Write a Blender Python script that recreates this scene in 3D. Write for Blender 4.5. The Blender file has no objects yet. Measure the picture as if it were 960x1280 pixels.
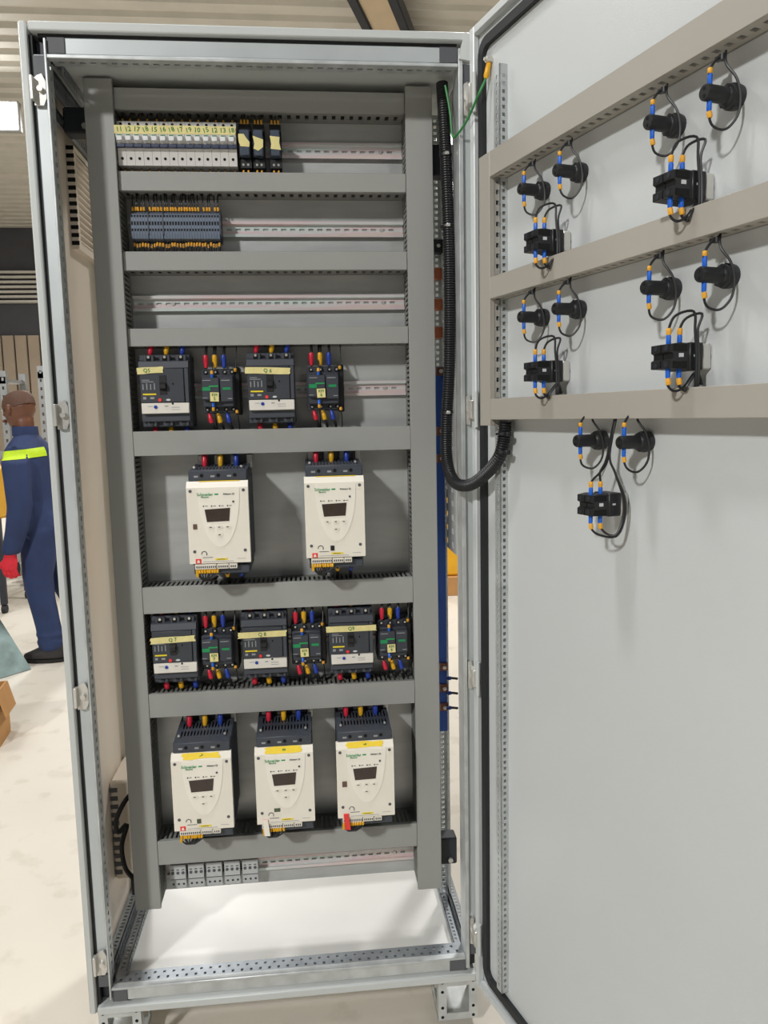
import bpy, bmesh, math, random
from mathutils import Vector, Matrix
random.seed(7)
S = bpy.context.scene
COL = S.collection
PI = math.pi
FZ = -0.12                                   # shop floor level (cabinet base is z = 0)

# ------------------------------------------------------------------ camera
CAM = Vector((0.476, -1.4973, 1.1948))
yaw, pitch, roll, FPX = 0.0969, -0.1224, -0.0209, 970.745
fw = Vector((math.sin(yaw)*math.cos(pitch), math.cos(yaw)*math.cos(pitch), math.sin(pitch)))
rt = Vector((math.cos(yaw), -math.sin(yaw), 0)); up = rt.cross(fw)
r2 = math.cos(roll)*rt + math.sin(roll)*up; u2 = -math.sin(roll)*rt + math.cos(roll)*up
cd = bpy.data.cameras.new('camera'); cam = bpy.data.objects.new('camera', cd); COL.objects.link(cam)
M = Matrix((r2, u2, -fw)).transposed().to_4x4(); M.translation = CAM
cam.matrix_world = M
cd.sensor_fit = 'VERTICAL'; cd.sensor_height = 32.0; cd.lens = 32.0*FPX/1280.0
cd.clip_start = 0.02; cd.clip_end = 200
S.camera = cam

# ------------------------------------------------------------------ world and lamps
W = bpy.data.worlds.new('world'); S.world = W; W.use_nodes = True
bg = W.node_tree.nodes['Background']; bg.inputs[0].default_value = (0.93, 0.96, 1.0, 1); bg.inputs[1].default_value = 0.13
def area(name, loc, target, sx, sy, power, col=(1, 0.99, 0.972)):
    l = bpy.data.lights.new(name, 'AREA'); l.shape = 'RECTANGLE'; l.size = sx; l.size_y = sy
    l.energy = power; l.color = col
    o = bpy.data.objects.new(name, l); COL.objects.link(o); o.location = loc
    o.rotation_euler = (Vector(target)-Vector(loc)).to_track_quat('-Z', 'Y').to_euler()
    return o
area('bay_light_above_cabinet', (-0.45, -0.5, 5.0), (-0.45, -0.5, 0), 0.45, 0.45, 142)
area('bay_light_front_left', (-3.6, -5.8, 4.9), (-1.5, -2.5, 0.5), 0.5, 0.5, 800)
area('bay_light_front_right', (2.6, -5.5, 5.0), (1.6, -3.5, 0), 0.6, 0.6, 60)
area('bay_light_rear_left', (-2.6, 2.6, 5.0), (-2.0, 2.2, 0), 0.7, 0.7, 125)
area('bay_light_rear_right', (2.6, 3.6, 5.0), (2.6, 3.6, 0), 0.7, 0.7, 420)
area('bay_light_far', (-1.5, 10.0, 4.9), (-1.5, 10.0, 0), 0.8, 0.8, 900)
S.view_settings.view_transform = 'Standard'; S.view_settings.look = 'None'
S.view_settings.gamma = 1.0; S.view_settings.use_curve_mapping = False
S.view_settings.exposure = -1.0

# ------------------------------------------------------------------ materials
MATS = {}
def mat(name, col, rough=0.5, metal=0.0, var=0.06, vscale=8.0, bump=0.0, bscale=200.0, emit=0.0, stretch=None, alpha=None, trans=0.0):
    m = bpy.data.materials.new(name); m.use_nodes = True; nt = m.node_tree; N = nt.nodes; L = nt.links
    p = N['Principled BSDF']; p.inputs['Roughness'].default_value = rough; p.inputs['Metallic'].default_value = metal
    tc = N.new('ShaderNodeTexCoord'); no = N.new('ShaderNodeTexNoise')
    no.inputs['Scale'].default_value = vscale; no.inputs['Detail'].default_value = 4
    if stretch:
        mp = N.new('ShaderNodeMapping'); mp.inputs['Scale'].default_value = stretch
        L.new(tc.outputs['Object'], mp.inputs[0]); L.new(mp.outputs[0], no.inputs['Vector'])
    else: L.new(tc.outputs['Object'], no.inputs['Vector'])
    rp = N.new('ShaderNodeValToRGB'); c = Vector(col[:3])
    rp.color_ramp.elements[0].position = 0.3; rp.color_ramp.elements[1].position = 0.7
    rp.color_ramp.elements[0].color = (*(c*(1-var)), 1); rp.color_ramp.elements[1].color = (*[min(1, v*(1+var)) for v in c], 1)
    L.new(no.outputs['Fac'], rp.inputs[0]); L.new(rp.outputs[0], p.inputs['Base Color'])
    if bump:
        n2 = N.new('ShaderNodeTexNoise'); n2.inputs['Scale'].default_value = bscale; n2.inputs['Detail'].default_value = 3
        L.new(tc.outputs['Object'], n2.inputs['Vector'])
        b = N.new('ShaderNodeBump'); b.inputs['Strength'].default_value = bump; b.inputs['Distance'].default_value = 0.002
        L.new(n2.outputs['Fac'], b.inputs['Height']); L.new(b.outputs[0], p.inputs['Normal'])
    if emit:
        p.inputs['Emission Color'].default_value = (*col[:3], 1); p.inputs['Emission Strength'].default_value = emit
    if trans: p.inputs['Transmission Weight'].default_value = trans
    MATS[name] = m
    return m
def lin(r, g, b): return tuple(((v/255)/12.92 if v/255 <= 0.04045 else ((v/255+0.055)/1.055)**2.4) for v in (r, g, b))
mat('paint', lin(196, 200, 198), 0.42, 0, 0.02, 5, 0.12, 400)          # light grey powder coat
mat('paint_door', lin(203, 207, 207), 0.36, 0, 0.02, 3, 0.12, 500)
mat('panel_cream', lin(226, 214, 198), 0.38, 0, 0.03, 4)
mat('base_white', lin(226, 226, 222), 0.35, 0, 0.03, 5)
mat('galv', lin(196, 200, 200), 0.38, 0.45, 0.14, 30, 0.05, 60)
mat('plate_galv', lin(190, 192, 190), 0.40, 0.4, 0.10, 9, 0.03, 300, stretch=(1, 1, 4))
mat('post_paint', lin(192, 198, 199), 0.4, 0.3, 0.05, 12)
mat('galv_shaded', lin(150, 156, 162), 0.35, 0.7, 0.15, 30, 0.05, 60)  # same galvanised steel, with shade and dark reflections put into the colour
mat('steel', lin(208, 206, 200), 0.3, 0.55, 0.1, 25)
mat('duct', lin(154, 155, 151), 0.55, 0, 0.02, 4)
mat('duct_door', lin(168, 163, 154), 0.55, 0, 0.02, 4)
mat('duct_wall', lin(128, 128, 124), 0.6, 0, 0.02, 4)
mat('black', lin(28, 29, 31), 0.45, 0, 0.1, 20)
mat('rubber', lin(34, 36, 38), 0.6, 0, 0.1, 20)
mat('conduit', lin(26, 27, 29), 0.42, 0, 0.1, 20)
mat('hole', lin(8, 8, 9), 0.9, 0, 0.0, 4)
mat('dark_plastic', lin(62, 67, 76), 0.5, 0, 0.06, 25)
mat('breaker_dark', lin(66, 70, 78), 0.48, 0, 0.05, 25)
mat('breaker_face', lin(58, 62, 69), 0.45, 0, 0.05, 25)
mat('contactor', lin(56, 60, 68), 0.5, 0, 0.05, 25)
mat('bracket', lin(40, 44, 52), 0.5, 0, 0.1, 15)
mat('corner_grey', lin(88, 90, 94), 0.55, 0, 0.05, 15)
mat('cream', lin(236, 230, 216), 0.42, 0, 0.015, 12)
mat('cream_shield', lin(242, 237, 224), 0.35, 0, 0.01, 12)
mat('strip_white', lin(226, 222, 212), 0.5, 0, 0.02, 40)
mat('mcb_white', lin(214, 212, 208), 0.4, 0, 0.02, 12)
mat('toggle_white', lin(232, 234, 236), 0.35, 0, 0.01, 12)
mat('mcb_blue', lin(52, 62, 88), 0.45, 0, 0.05, 12)
mat('terminal_grey', lin(104, 116, 134), 0.5, 0, 0.06, 60)
mat('port_grey', lin(188, 190, 190), 0.5, 0, 0.04, 60)
mat('display', lin(66, 56, 50), 0.15, 0, 0.15, 40)
mat('tape', lin(228, 216, 150), 0.7, 0, 0.07, 60, 0.4, 90)
mat('tape_bright', lin(238, 206, 50), 0.6, 0, 0.04, 60)
mat('ink_green', lin(30, 122, 62), 0.7, 0, 0.1, 60)
mat('logo_green', lin(34, 150, 84), 0.6, 0, 0.02, 60)
mat('green_strip', lin(24, 140, 84), 0.45, 0, 0.05, 60)
mat('ink_dark', lin(48, 50, 52), 0.7, 0, 0.05, 60)
mat('ink_grey', lin(150, 152, 154), 0.6, 0, 0.05, 60)
mat('ink_white', lin(205, 208, 210), 0.6, 0, 0.05, 60)
mat('red_sleeve', lin(206, 34, 60), 0.35, 0, 0.06, 60)
mat('yellow_sleeve', lin(222, 168, 22), 0.35, 0, 0.06, 60)
mat('blue_sleeve', lin(34, 62, 158), 0.35, 0, 0.06, 60)
mat('blue_ferrule', lin(26, 100, 206), 0.4, 0, 0.05, 60)
mat('marker', lin(232, 170, 50), 0.5, 0, 0.10, 90)
mat('red_tag', lin(232, 60, 56), 0.55, 0, 0.05, 60)
mat('yellow_print', lin(236, 212, 38), 0.5, 0, 0.03, 60)
mat('pcb', lin(70, 78, 66), 0.5, 0, 0.2, 90)
mat('olive_chip', lin(76, 88, 66), 0.5, 0, 0.15, 90)
mat('brown_chip', lin(100, 76, 66), 0.5, 0, 0.15, 90)
mat('clear_cover', lin(96, 106, 122), 0.15, 0, 0.05, 60, trans=0.35)
mat('copper', lin(190, 112, 80), 0.3, 0.85, 0.12, 40)
mat('busbar_brown', lin(122, 76, 58), 0.45, 0.2, 0.12, 40)
mat('busbar_blue', lin(28, 78, 166), 0.42, 0, 0.05, 10)
mat('earth_green', lin(44, 128, 62), 0.45, 0, 0.25, 50)
mat('lug_yellow', lin(240, 178, 28), 0.4, 0, 0.05, 50)
mat('coverall', lin(40, 56, 96), 0.75, 0, 0.12, 9, 0.5, 30)
mat('hivis', lin(206, 240, 40), 0.6, 0, 0.05, 40)
mat('skin', lin(112, 72, 52), 0.45, 0, 0.08, 12)
mat('hair', lin(92, 64, 50), 0.7, 0, 0.2, 120)
mat('glove_red', lin(226, 40, 58), 0.6, 0, 0.08, 40)
mat('shoe', lin(46, 44, 44), 0.45, 0, 0.15, 40)
mat('sole', lin(30, 29, 28), 0.7, 0, 0.1, 40)
mat('cardboard', lin(190, 142, 88), 0.8, 0, 0.08, 10)
mat('sheet_steel', lin(122, 140, 138), 0.45, 0.35, 0.25, 14)
mat('rack_steel', lin(170, 172, 172), 0.4, 0.5, 0.1, 10)
mat('machine_yellow', lin(236, 176, 30), 0.45, 0, 0.05, 10)
mat('wall_tan', lin(176, 160, 140), 0.75, 0, 0.06, 2)
mat('wall_dark', lin(80, 80, 84), 0.8, 0, 0.08, 2)
mat('roof_sheet', lin(212, 208, 198), 0.6, 0.1, 0.06, 3)
mat('girder_pale', lin(206, 186, 156), 0.6, 0, 0.05, 5)
mat('lamp_glow', (1, 0.98, 0.96), 0.5, 0, 0.0, 5, emit=30)
def floor_mat():
    m = mat('concrete', lin(214, 207, 194), 0.55, 0, 0.05, 1.3, 0.1, 60); nt = m.node_tree; N = nt.nodes; L = nt.links
    p = N['Principled BSDF']; rp = p.inputs['Base Color'].links[0].from_node
    tc = N.new('ShaderNodeTexCoord'); vo = N.new('ShaderNodeTexNoise'); vo.inputs['Scale'].default_value = 9; vo.inputs['Detail'].default_value = 6
    L.new(tc.outputs['Object'], vo.inputs['Vector'])
    r = N.new('ShaderNodeValToRGB'); r.color_ramp.elements[0].position = 0.33; r.color_ramp.elements[0].color = (0.72, 0.68, 0.62, 1)
    r.color_ramp.elements[1].position = 0.42; r.color_ramp.elements[1].color = (1, 1, 1, 1)
    L.new(vo.outputs['Fac'], r.inputs[0])
    mx = N.new('ShaderNodeMix'); mx.data_type = 'RGBA'; mx.blend_type = 'MULTIPLY'; mx.inputs[0].default_value = 0.35
    L.new(rp.outputs[0], mx.inputs[6]); L.new(r.outputs[0], mx.inputs[7]); L.new(mx.outputs[2], p.inputs['Base Color'])
floor_mat()
def rail_mat():      # yellow-chromated zinc: rainbow passivation running in bands along the rail
    m = bpy.data.materials.new('rail_zinc'); m.use_nodes = True; nt = m.node_tree; N = nt.nodes; L = nt.links
    p = N['Principled BSDF']; p.inputs['Metallic'].default_value = 0.3; p.inputs['Roughness'].default_value = 0.3
    tc = N.new('ShaderNodeTexCoord'); mp = N.new('ShaderNodeMapping'); mp.inputs['Scale'].default_value = (1.5, 1, 60)
    no = N.new('ShaderNodeTexNoise'); no.inputs['Scale'].default_value = 1.2; no.inputs['Detail'].default_value = 2
    rp = N.new('ShaderNodeValToRGB'); e = rp.color_ramp.elements
    e[0].position = 0.32; e[0].color = (*lin(186, 216, 206), 1); e[1].position = 0.7; e[1].color = (*lin(220, 220, 190), 1)
    a = e.new(0.45); a.color = (*lin(214, 226, 222), 1); b = e.new(0.56); b.color = (*lin(226, 204, 206), 1)
    L.new(tc.outputs['Object'], mp.inputs[0]); L.new(mp.outputs[0], no.inputs['Vector']); L.new(no.outputs['Fac'], rp.inputs[0]); L.new(rp.outputs[0], p.inputs['Base Color'])
    MATS['rail_zinc'] = m
rail_mat()

# ------------------------------------------------------------------ mesh helpers
class MB:
    def __init__(s): s.v = []; s.f = []
    def add(s, vs, fs):
        o = len(s.v); s.v += [tuple(a) for a in vs]; s.f += [tuple(o+i for i in f) for f in fs]; return s
    def box(s, x0, x1, y0, y1, z0, z1, c=0.0):
        if c <= 0:
            return s.add([(x, y, z) for z in (z0, z1) for y in (y0, y1) for x in (x0, x1)],
                         [(0, 2, 3, 1), (4, 5, 7, 6), (0, 1, 5, 4), (2, 6, 7, 3), (0, 4, 6, 2), (1, 3, 7, 5)])
        c = min(c, (x1-x0)*0.45, (y1-y0)*0.45, (z1-z0)*0.45)
        X = (x0, x1); Y = (y0, y1); Z = (z0, z1); vs = []; idx = {}
        for i in (0, 1):
            for j in (0, 1):
                for k in (0, 1):
                    ix = X[i]+(c if i == 0 else -c); iy = Y[j]+(c if j == 0 else -c); iz = Z[k]+(c if k == 0 else -c)
                    for a, p in enumerate(((X[i], iy, iz), (ix, Y[j], iz), (ix, iy, Z[k]))):
                        idx[i, j, k, a] = len(vs); vs.append(p)
        F = []
        for i in (0, 1): F.append([idx[i, j, k, 0] for j, k in ((0, 0), (1, 0), (1, 1), (0, 1))])
        for j in (0, 1): F.append([idx[i, j, k, 1] for i, k in ((0, 0), (1, 0), (1, 1), (0, 1))])
        for k in (0, 1): F.append([idx[i, j, k, 2] for i, j in ((0, 0), (1, 0), (1, 1), (0, 1))])
        for j in (0, 1):
            for k in (0, 1): F.append([idx[0, j, k, 1], idx[1, j, k, 1], idx[1, j, k, 2], idx[0, j, k, 2]])
        for i in (0, 1):
            for k in (0, 1): F.append([idx[i, 0, k, 0], idx[i, 1, k, 0], idx[i, 1, k, 2], idx[i, 0, k, 2]])
        for i in (0, 1):
            for j in (0, 1): F.append([idx[i, j, 0, 0], idx[i, j, 1, 0], idx[i, j, 1, 1], idx[i, j, 0, 1]])
        for i in (0, 1):
            for j in (0, 1):
                for k in (0, 1): F.append([idx[i, j, k, a] for a in range(3)])
        return s.add(vs, F)
    def tube(s, pts, r, n=8, cap=True):          # r: number or list of radii
        pts = [Vector(p) for p in pts]; m = len(pts); rs = r if isinstance(r, (list, tuple)) else [r]*m
        vs = []; fs = []; ref = None
        for i, p in enumerate(pts):
            t = (pts[min(i+1, m-1)]-pts[max(i-1, 0)])
            t = t.normalized() if t.length > 1e-9 else Vector((0, 0, 1))
            if ref is None: ref = t.orthogonal().normalized()
            ref = (ref-t*ref.dot(t)); ref = ref.normalized() if ref.length > 1e-6 else t.orthogonal().normalized()
            b = t.cross(ref)
            for k in range(n):
                a = 2*PI*k/n; vs.append(p+(ref*math.cos(a)+b*math.sin(a))*rs[i])
        for i in range(m-1):
            for k in range(n): fs.append((i*n+k, i*n+(k+1) % n, (i+1)*n+(k+1) % n, (i+1)*n+k))
        if cap: fs += [tuple(range(n-1, -1, -1)), tuple((m-1)*n+k for k in range(n))]
        return s.add(vs, fs)
    def cyl(s, p0, p1, r, n=12, r1=None): return s.tube([p0, p1], [r, r if r1 is None else r1], n)
    def prism(s, poly, a0, a1, axis='x'):        # polygon extruded along an axis; poly in the other two (in order)
        def P(a, p):
            return {'x': (a, p[0], p[1]), 'y': (p[0], a, p[1]), 'z': (p[0], p[1], a)}[axis]
        n = len(poly)
        return s.add([P(a0, p) for p in poly]+[P(a1, p) for p in poly],
                     [tuple(range(n)), tuple(range(2*n-1, n-1, -1))]+[(i, (i+1) % n, n+(i+1) % n, n+i) for i in range(n)])
    def plate(s, O, U, V, Wn, us, vs, hole):     # slab of thickness |Wn| with rectangular holes where hole(i, j)
        O, U, V, Wn = map(Vector, (O, U, V, Wn)); nu, nv = len(us)-1, len(vs)-1; vid = {}; verts = []; fs = []
        def vi(i, j, k):
            if (i, j, k) not in vid: vid[i, j, k] = len(verts); verts.append(O+U*us[i]+V*vs[j]+Wn*k)
            return vid[i, j, k]
        sol = [[not hole(i, j) for j in range(nv)] for i in range(nu)]
        for i in range(nu):
            for j in range(nv):
                if not sol[i][j]: continue
                fs.append((vi(i, j, 0), vi(i+1, j, 0), vi(i+1, j+1, 0), vi(i, j+1, 0)))
                fs.append((vi(i, j, 1), vi(i, j+1, 1), vi(i+1, j+1, 1), vi(i+1, j, 1)))
                for di, dj, a, b in ((-1, 0, (i, j), (i, j+1)), (1, 0, (i+1, j), (i+1, j+1)), (0, -1, (i, j), (i+1, j)), (0, 1, (i, j+1), (i+1, j+1))):
                    ii, jj = i+di, j+dj
                    if ii < 0 or jj < 0 or ii >= nu or jj >= nv or not sol[ii][jj]:
                        fs.append((vi(*a, 0), vi(*b, 0), vi(*b, 1), vi(*a, 1)))
        return s.add(verts, fs)
    def slots(s, O, U, V, Wn, L, vs, pitch, w, rows=(1,), margin=0.01, stagger=False):
        us = [0.0]; hs = set(); x = margin
        while x+w < L-margin*0.5:
            us += [x, x+w]; hs.add(len(us)-2); x += pitch
        us.append(L)
        hl = sorted(hs)
        def hole(i, j):
            return i in hs and j in rows and not (stagger and (hl.index(i)+rows.index(j)) % 2)
        return s.plate(O, U, V, Wn, us, vs, hole)
    def loft(s, rings, n=16):                    # rings: (center, rx, ry) horizontal ellipses or (center, rx, ry, tangent)
        vs = []; fs = []; m = len(rings)
        for rg in rings:
            c = Vector(rg[0]); t = Vector(rg[3]).normalized() if len(rg) > 3 else Vector((0, 0, 1))
            ax = Vector((1, 0, 0)); ax = (ax-t*ax.dot(t)).normalized(); ay = t.cross(ax)
            for k in range(n): a = 2*PI*k/n; vs.append(c+ax*rg[1]*math.cos(a)+ay*rg[2]*math.sin(a))
        for i in range(m-1):
            for k in range(n): fs.append((i*n+k, i*n+(k+1) % n, (i+1)*n+(k+1) % n, (i+1)*n+k))
        fs += [tuple(range(n-1, -1, -1)), tuple((m-1)*n+k for k in range(n))]
        return s.add(vs, fs)
    def mesh(s, name, material):
        me = bpy.data.meshes.new(name); me.from_pydata(s.v, [], s.f); bm = bmesh.new(); bm.from_mesh(me)
        bmesh.ops.recalc_face_normals(bm, faces=bm.faces); bm.to_mesh(me); bm.free()
        me.shade_smooth(); me.set_sharp_from_angle(angle=math.radians(38))
        me.materials.append(MATS[material]); return me
def smooth(pts, k=6):
    P = [Vector(p) for p in pts]; out = []
    for i in range(len(P)-1):
        p0 = P[max(i-1, 0)]; p1 = P[i]; p2 = P[i+1]; p3 = P[min(i+2, len(P)-1)]
        for j in range(k):
            t = j/k
            out.append(0.5*((2*p1)+(p2-p0)*t+(2*p0-5*p1+4*p2-p3)*t*t+(3*p1-p0-3*p2+p3)*t**3))
    out.append(P[-1]); return out
def thing(name, label, cat, loc=(0, 0, 0), rotz=0.0, group=None):
    o = bpy.data.objects.new(name, None); COL.objects.link(o); o.empty_display_size = 0.02
    o.location = loc; o.rotation_euler = (0, 0, rotz); tag(o, label, cat, group); return o
def tag(o, label, cat, group=None, kind=None):
    o['label'] = label; o['category'] = cat
    if group: o['group'] = group
    if kind: o['kind'] = kind
    return o
def obj(name, data, material=None, parent=None, loc=None, label=None):
    if isinstance(data, MB): data = data.mesh(name, material)
    o = bpy.data.objects.new(name, data); COL.objects.link(o)
    if parent: o.parent = parent
    if loc is not None: o.location = loc
    if label: o['label'] = label
    return o
def struct(name, mb, material, label):
    o = obj(name, mb, material); o['kind'] = 'structure'; o['label'] = label; return o
CACHE = {}
def cached(key, fn):
    if key not in CACHE: CACHE[key] = fn()
    return CACHE[key]
def text_mesh(txt, size, material, depth=0.0004):
    def f():
        c = bpy.data.curves.new('lettering', 'FONT'); c.body = txt; c.size = size; c.extrude = depth; c.align_x = 'CENTER'; c.align_y = 'CENTER'
        c.resolution_u = 2
        o = bpy.data.objects.new('tmp_text', c); COL.objects.link(o)
        me = bpy.data.meshes.new_from_object(o.evaluated_get(bpy.context.evaluated_depsgraph_get()))
        bpy.data.objects.remove(o); bpy.data.curves.remove(c)
        me.transform(Matrix.Rotation(PI/2, 4, 'X')); me.materials.clear(); me.materials.append(MATS[material]); return me
    return cached(('text', txt, size, material), f)
def lettering(txt, size, material, parent, loc, rot=0.0, name='lettering', sx=1.0):
    o = obj(name, text_mesh(txt, size, material), None, parent, loc); o.rotation_euler = (0, rot, 0); o.scale = (sx, 1, 1); return o
ORD = ['leftmost', 'second', 'third', 'fourth', 'fifth', 'sixth', 'seventh', 'eighth', 'ninth', 'tenth', 'eleventh', 'twelfth', 'thirteenth', 'fourteenth']

# door frame of reference: x = along the door from the hinge, -y = towards its inner face
TH = 1.2899; H0 = Vector((0.805, -0.012, 0))
DD = Vector((math.cos(TH), -math.sin(TH), 0)); DN = Vector((-math.sin(TH), -math.cos(TH), 0))
def dpt(u, h, z): return H0+DD*u+DN*h+Vector((0, 0, z))

# ================================================================== the shop
m = MB(); m.box(-25, 25, -20, 26, FZ-0.1, FZ); struct('floor', m, 'concrete', 'pale beige concrete workshop floor with scuffs and specks')
m = MB(); pts = []
y = 2.0
while y < 15.9:
    pts += [(y, 5.25), (y+0.14, 5.25), (y+0.17, 5.30), (y+0.27, 5.30)]; y += 0.30
low = pts+[(16.0, 5.36), (2.0, 5.36)]
m.prism(low, -14, 12, 'x'); struct('ceiling', m, 'roof_sheet', 'ribbed beige metal roof sheeting high above the workshop')
# back wall: dark upper band, ribbed band, dark band, tan ribbed cladding
m = MB(); m.box(-14, 12, 16.0, 16.1, FZ, 5.3); struct('wall_back', m, 'wall_dark', 'dark far wall of the workshop')
wb = bpy.data.objects['wall_back']
m = MB()
for i in range(7): m.box(-14, 12, 15.86, 16.0, 3.72+i*0.1, 3.77+i*0.1)
obj('louvre_band', m, 'roof_sheet', wb)['kind'] = 'stuff'
m = MB(); x = -10.0
while x < 3: m.box(x, x+0.22, 15.9, 16.0, FZ, 3.05); x += 0.26
obj('cladding', m, 'wall_tan', wb)['kind'] = 'stuff'
# visible lamp
lp = thing('bay_light', 'glowing white rectangular lamp on the roof left of the cabinet', 'lamp', (-2.95, 8.5, 4.78))
m = MB(); m.box(-0.34, 0.2, -0.02, 0.06, -0.17, 0.17, 0.01); obj('housing', m, 'rack_steel', lp)
m = MB(); m.box(-0.31, 0.17, -0.03, -0.02, -0.15, 0.15); obj('diffuser', m, 'lamp_glow', lp)
m = MB(); m.cyl((-0.1, 0.02, 0.16), (-0.1, 0.02, 0.5), 0.015); obj('hanger', m, 'rack_steel', lp)
# roof girder
g = thing('roof_girder', 'pale roof girder with two dark edges above the cabinet top', 'girder', (1.27, 6.15, 4.9), -0.32)
m = MB(); m.box(-0.13, 0.13, -2.5, 3.5, 0, 0.1); obj('girder_web', m, 'girder_pale', g)
for sx in (-1, 1):
    m = MB(); m.box(-0.045, 0.045, -2.5, 3.5, -0.03, 0.12, 0.01); obj('edge_strip', m, 'bracket', g, (sx*0.175, 0, 0))
# racks behind the worker
def rack(x, y, w, h, label, group=None):
    t = thing('storage_rack', label, 'rack', (x, y, FZ))
    for sx in (0, 1):
        for sy in (0, 1):
            m = MB(); m.slots((0, 0, 0), (0, 0, 1), (1, 0, 0), (0, 0.05, 0), h, [0, 0.02, 0.04, 0.06], 0.08, 0.03, margin=0.03)
            obj('upright', m, 'rack_steel', t, (sx*(w-0.06), sy*0.5, 0))
    for zz in (0.45, 1.0, h-0.12):
        m = MB(); m.box(0, w, 0.0, 0.04, zz, zz+0.07, 0.004); obj('beam', m, 'rack_steel', t)
        m = MB(); m.box(0.01, w-0.01, 0.04, 0.5, zz+0.02, zz+0.05); obj('shelf', m, 'rack_steel', t)
    return t
rack(-3.6, 6.0, 1.36, 1.80, 'galvanised storage rack at the left edge behind the worker')
rack(-2.06, 6.3, 1.3, 1.86, 'galvanised storage rack behind the worker, partly behind the cabinet')
t = thing('trolley', 'yellow trolley frame standing behind the worker at the left edge', 'trolley', (-1.95, 4.05, FZ))
m = MB(); m.box(0, 0.30, 0, 0.5, 0.66, 1.02, 0.02); obj('bin', m, 'machine_yellow', t)
for sx in (0.0, 0.26):
    for sy in (0.0, 0.46):
        m = MB(); m.box(sx, sx+0.04, sy, sy+0.04, 0.06, 0.67, 0.004); obj('leg', m, 'bracket', t)
        m = MB(); m.cyl((sx+0.005, sy+0.02, 0.03), (sx+0.035, sy+0.02, 0.03), 0.03, 14); obj('caster', m, 'rubber', t)
t = thing('pallet_truck_frame', 'grey steel frame lying on the floor left of the worker', 'frame', (-1.9, 4.95, FZ), 0.3)
for k in range(2):
    m = MB(); m.box(0, 0.62, k*0.3, k*0.3+0.08, 0.09, 0.14, 0.005); obj('fork', m, 'rack_steel', t)
for k in range(3):
    m = MB(); m.box(0.05+k*0.22, 0.11+k*0.22, 0, 0.38, 0.0, 0.09, 0.004); obj('cross_bar', m, 'rack_steel', t)
t = thing('wooden_pallet_stack', 'yellow and white packing stack seen through the gap beside the cabinet', 'packing', (1.30, 4.0, FZ), 0)
m = MB(); m.box(0, 0.9, 0, 0.6, 0.0, 0.14, 0.005); obj('pallet', m, 'cardboard', t)
m = MB(); m.box(0.03, 0.87, 0.03, 0.57, 0.14, 0.75, 0.02); obj('carton', m, 'machine_yellow', t)
m = MB(); m.box(0.05, 0.8, 0.05, 0.5, 0.75, 1.05, 0.02); obj('carton_top', m, 'mcb_white', t)
# leaning metal sheet
t = thing('metal_sheet', 'greenish grey steel sheet leaning at the left edge of the picture', 'metal sheet', (-1.255, 2.29, FZ))
m = MB(); c0, c1 = Vector((-0.15, 0.0, 0)), Vector((0.21, 0.44, 0)); upv = Vector((-0.30, 0.12, 0.48))
th = (c1-c0).cross(upv).normalized()*0.006
q = [c0, c1, c1+upv, c0+upv]
m.add(q+[p+th for p in q], [(0, 1, 2, 3), (7, 6, 5, 4), (0, 4, 5, 1), (1, 5, 6, 2), (2, 6, 7, 3), (3, 7, 4, 0)]); obj('sheet', m, 'sheet_steel', t)
# cardboard box
t = thing('cardboard_box', 'open brown cardboard box on the floor at the left edge', 'box', (-0.815, 1.69, FZ), 0.12)
for nm, b in (('front_wall', (-0.36, 0.0, 0, 0.006, 0, 0.225)), ('rear_wall', (-0.36, 0.0, 0.17, 0.176, 0, 0.225)), ('side_wall', (-0.006, 0.0, 0.006, 0.17, 0, 0.225)), ('side_wall', (-0.36, -0.354, 0.006, 0.17, 0, 0.225)), ('bottom', (-0.354, -0.006, 0.006, 0.17, 0.0, 0.006))):
    m = MB(); m.box(*b); obj(nm, m, 'cardboard', t)
m = MB(); q = [Vector((0, 0, 0.225)), Vector((0, 0.17, 0.225)), Vector((0.028, 0.165, 0.120)), Vector((0.028, 0.005, 0.120))]
m.add(q+[p+Vector((0.004, 0, 0.003)) for p in q], [(0, 1, 2, 3), (7, 6, 5, 4), (0, 4, 5, 1), (1, 5, 6, 2), (2, 6, 7, 3), (3, 7, 4, 0)]); obj('flap', m, 'cardboard', t)

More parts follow.
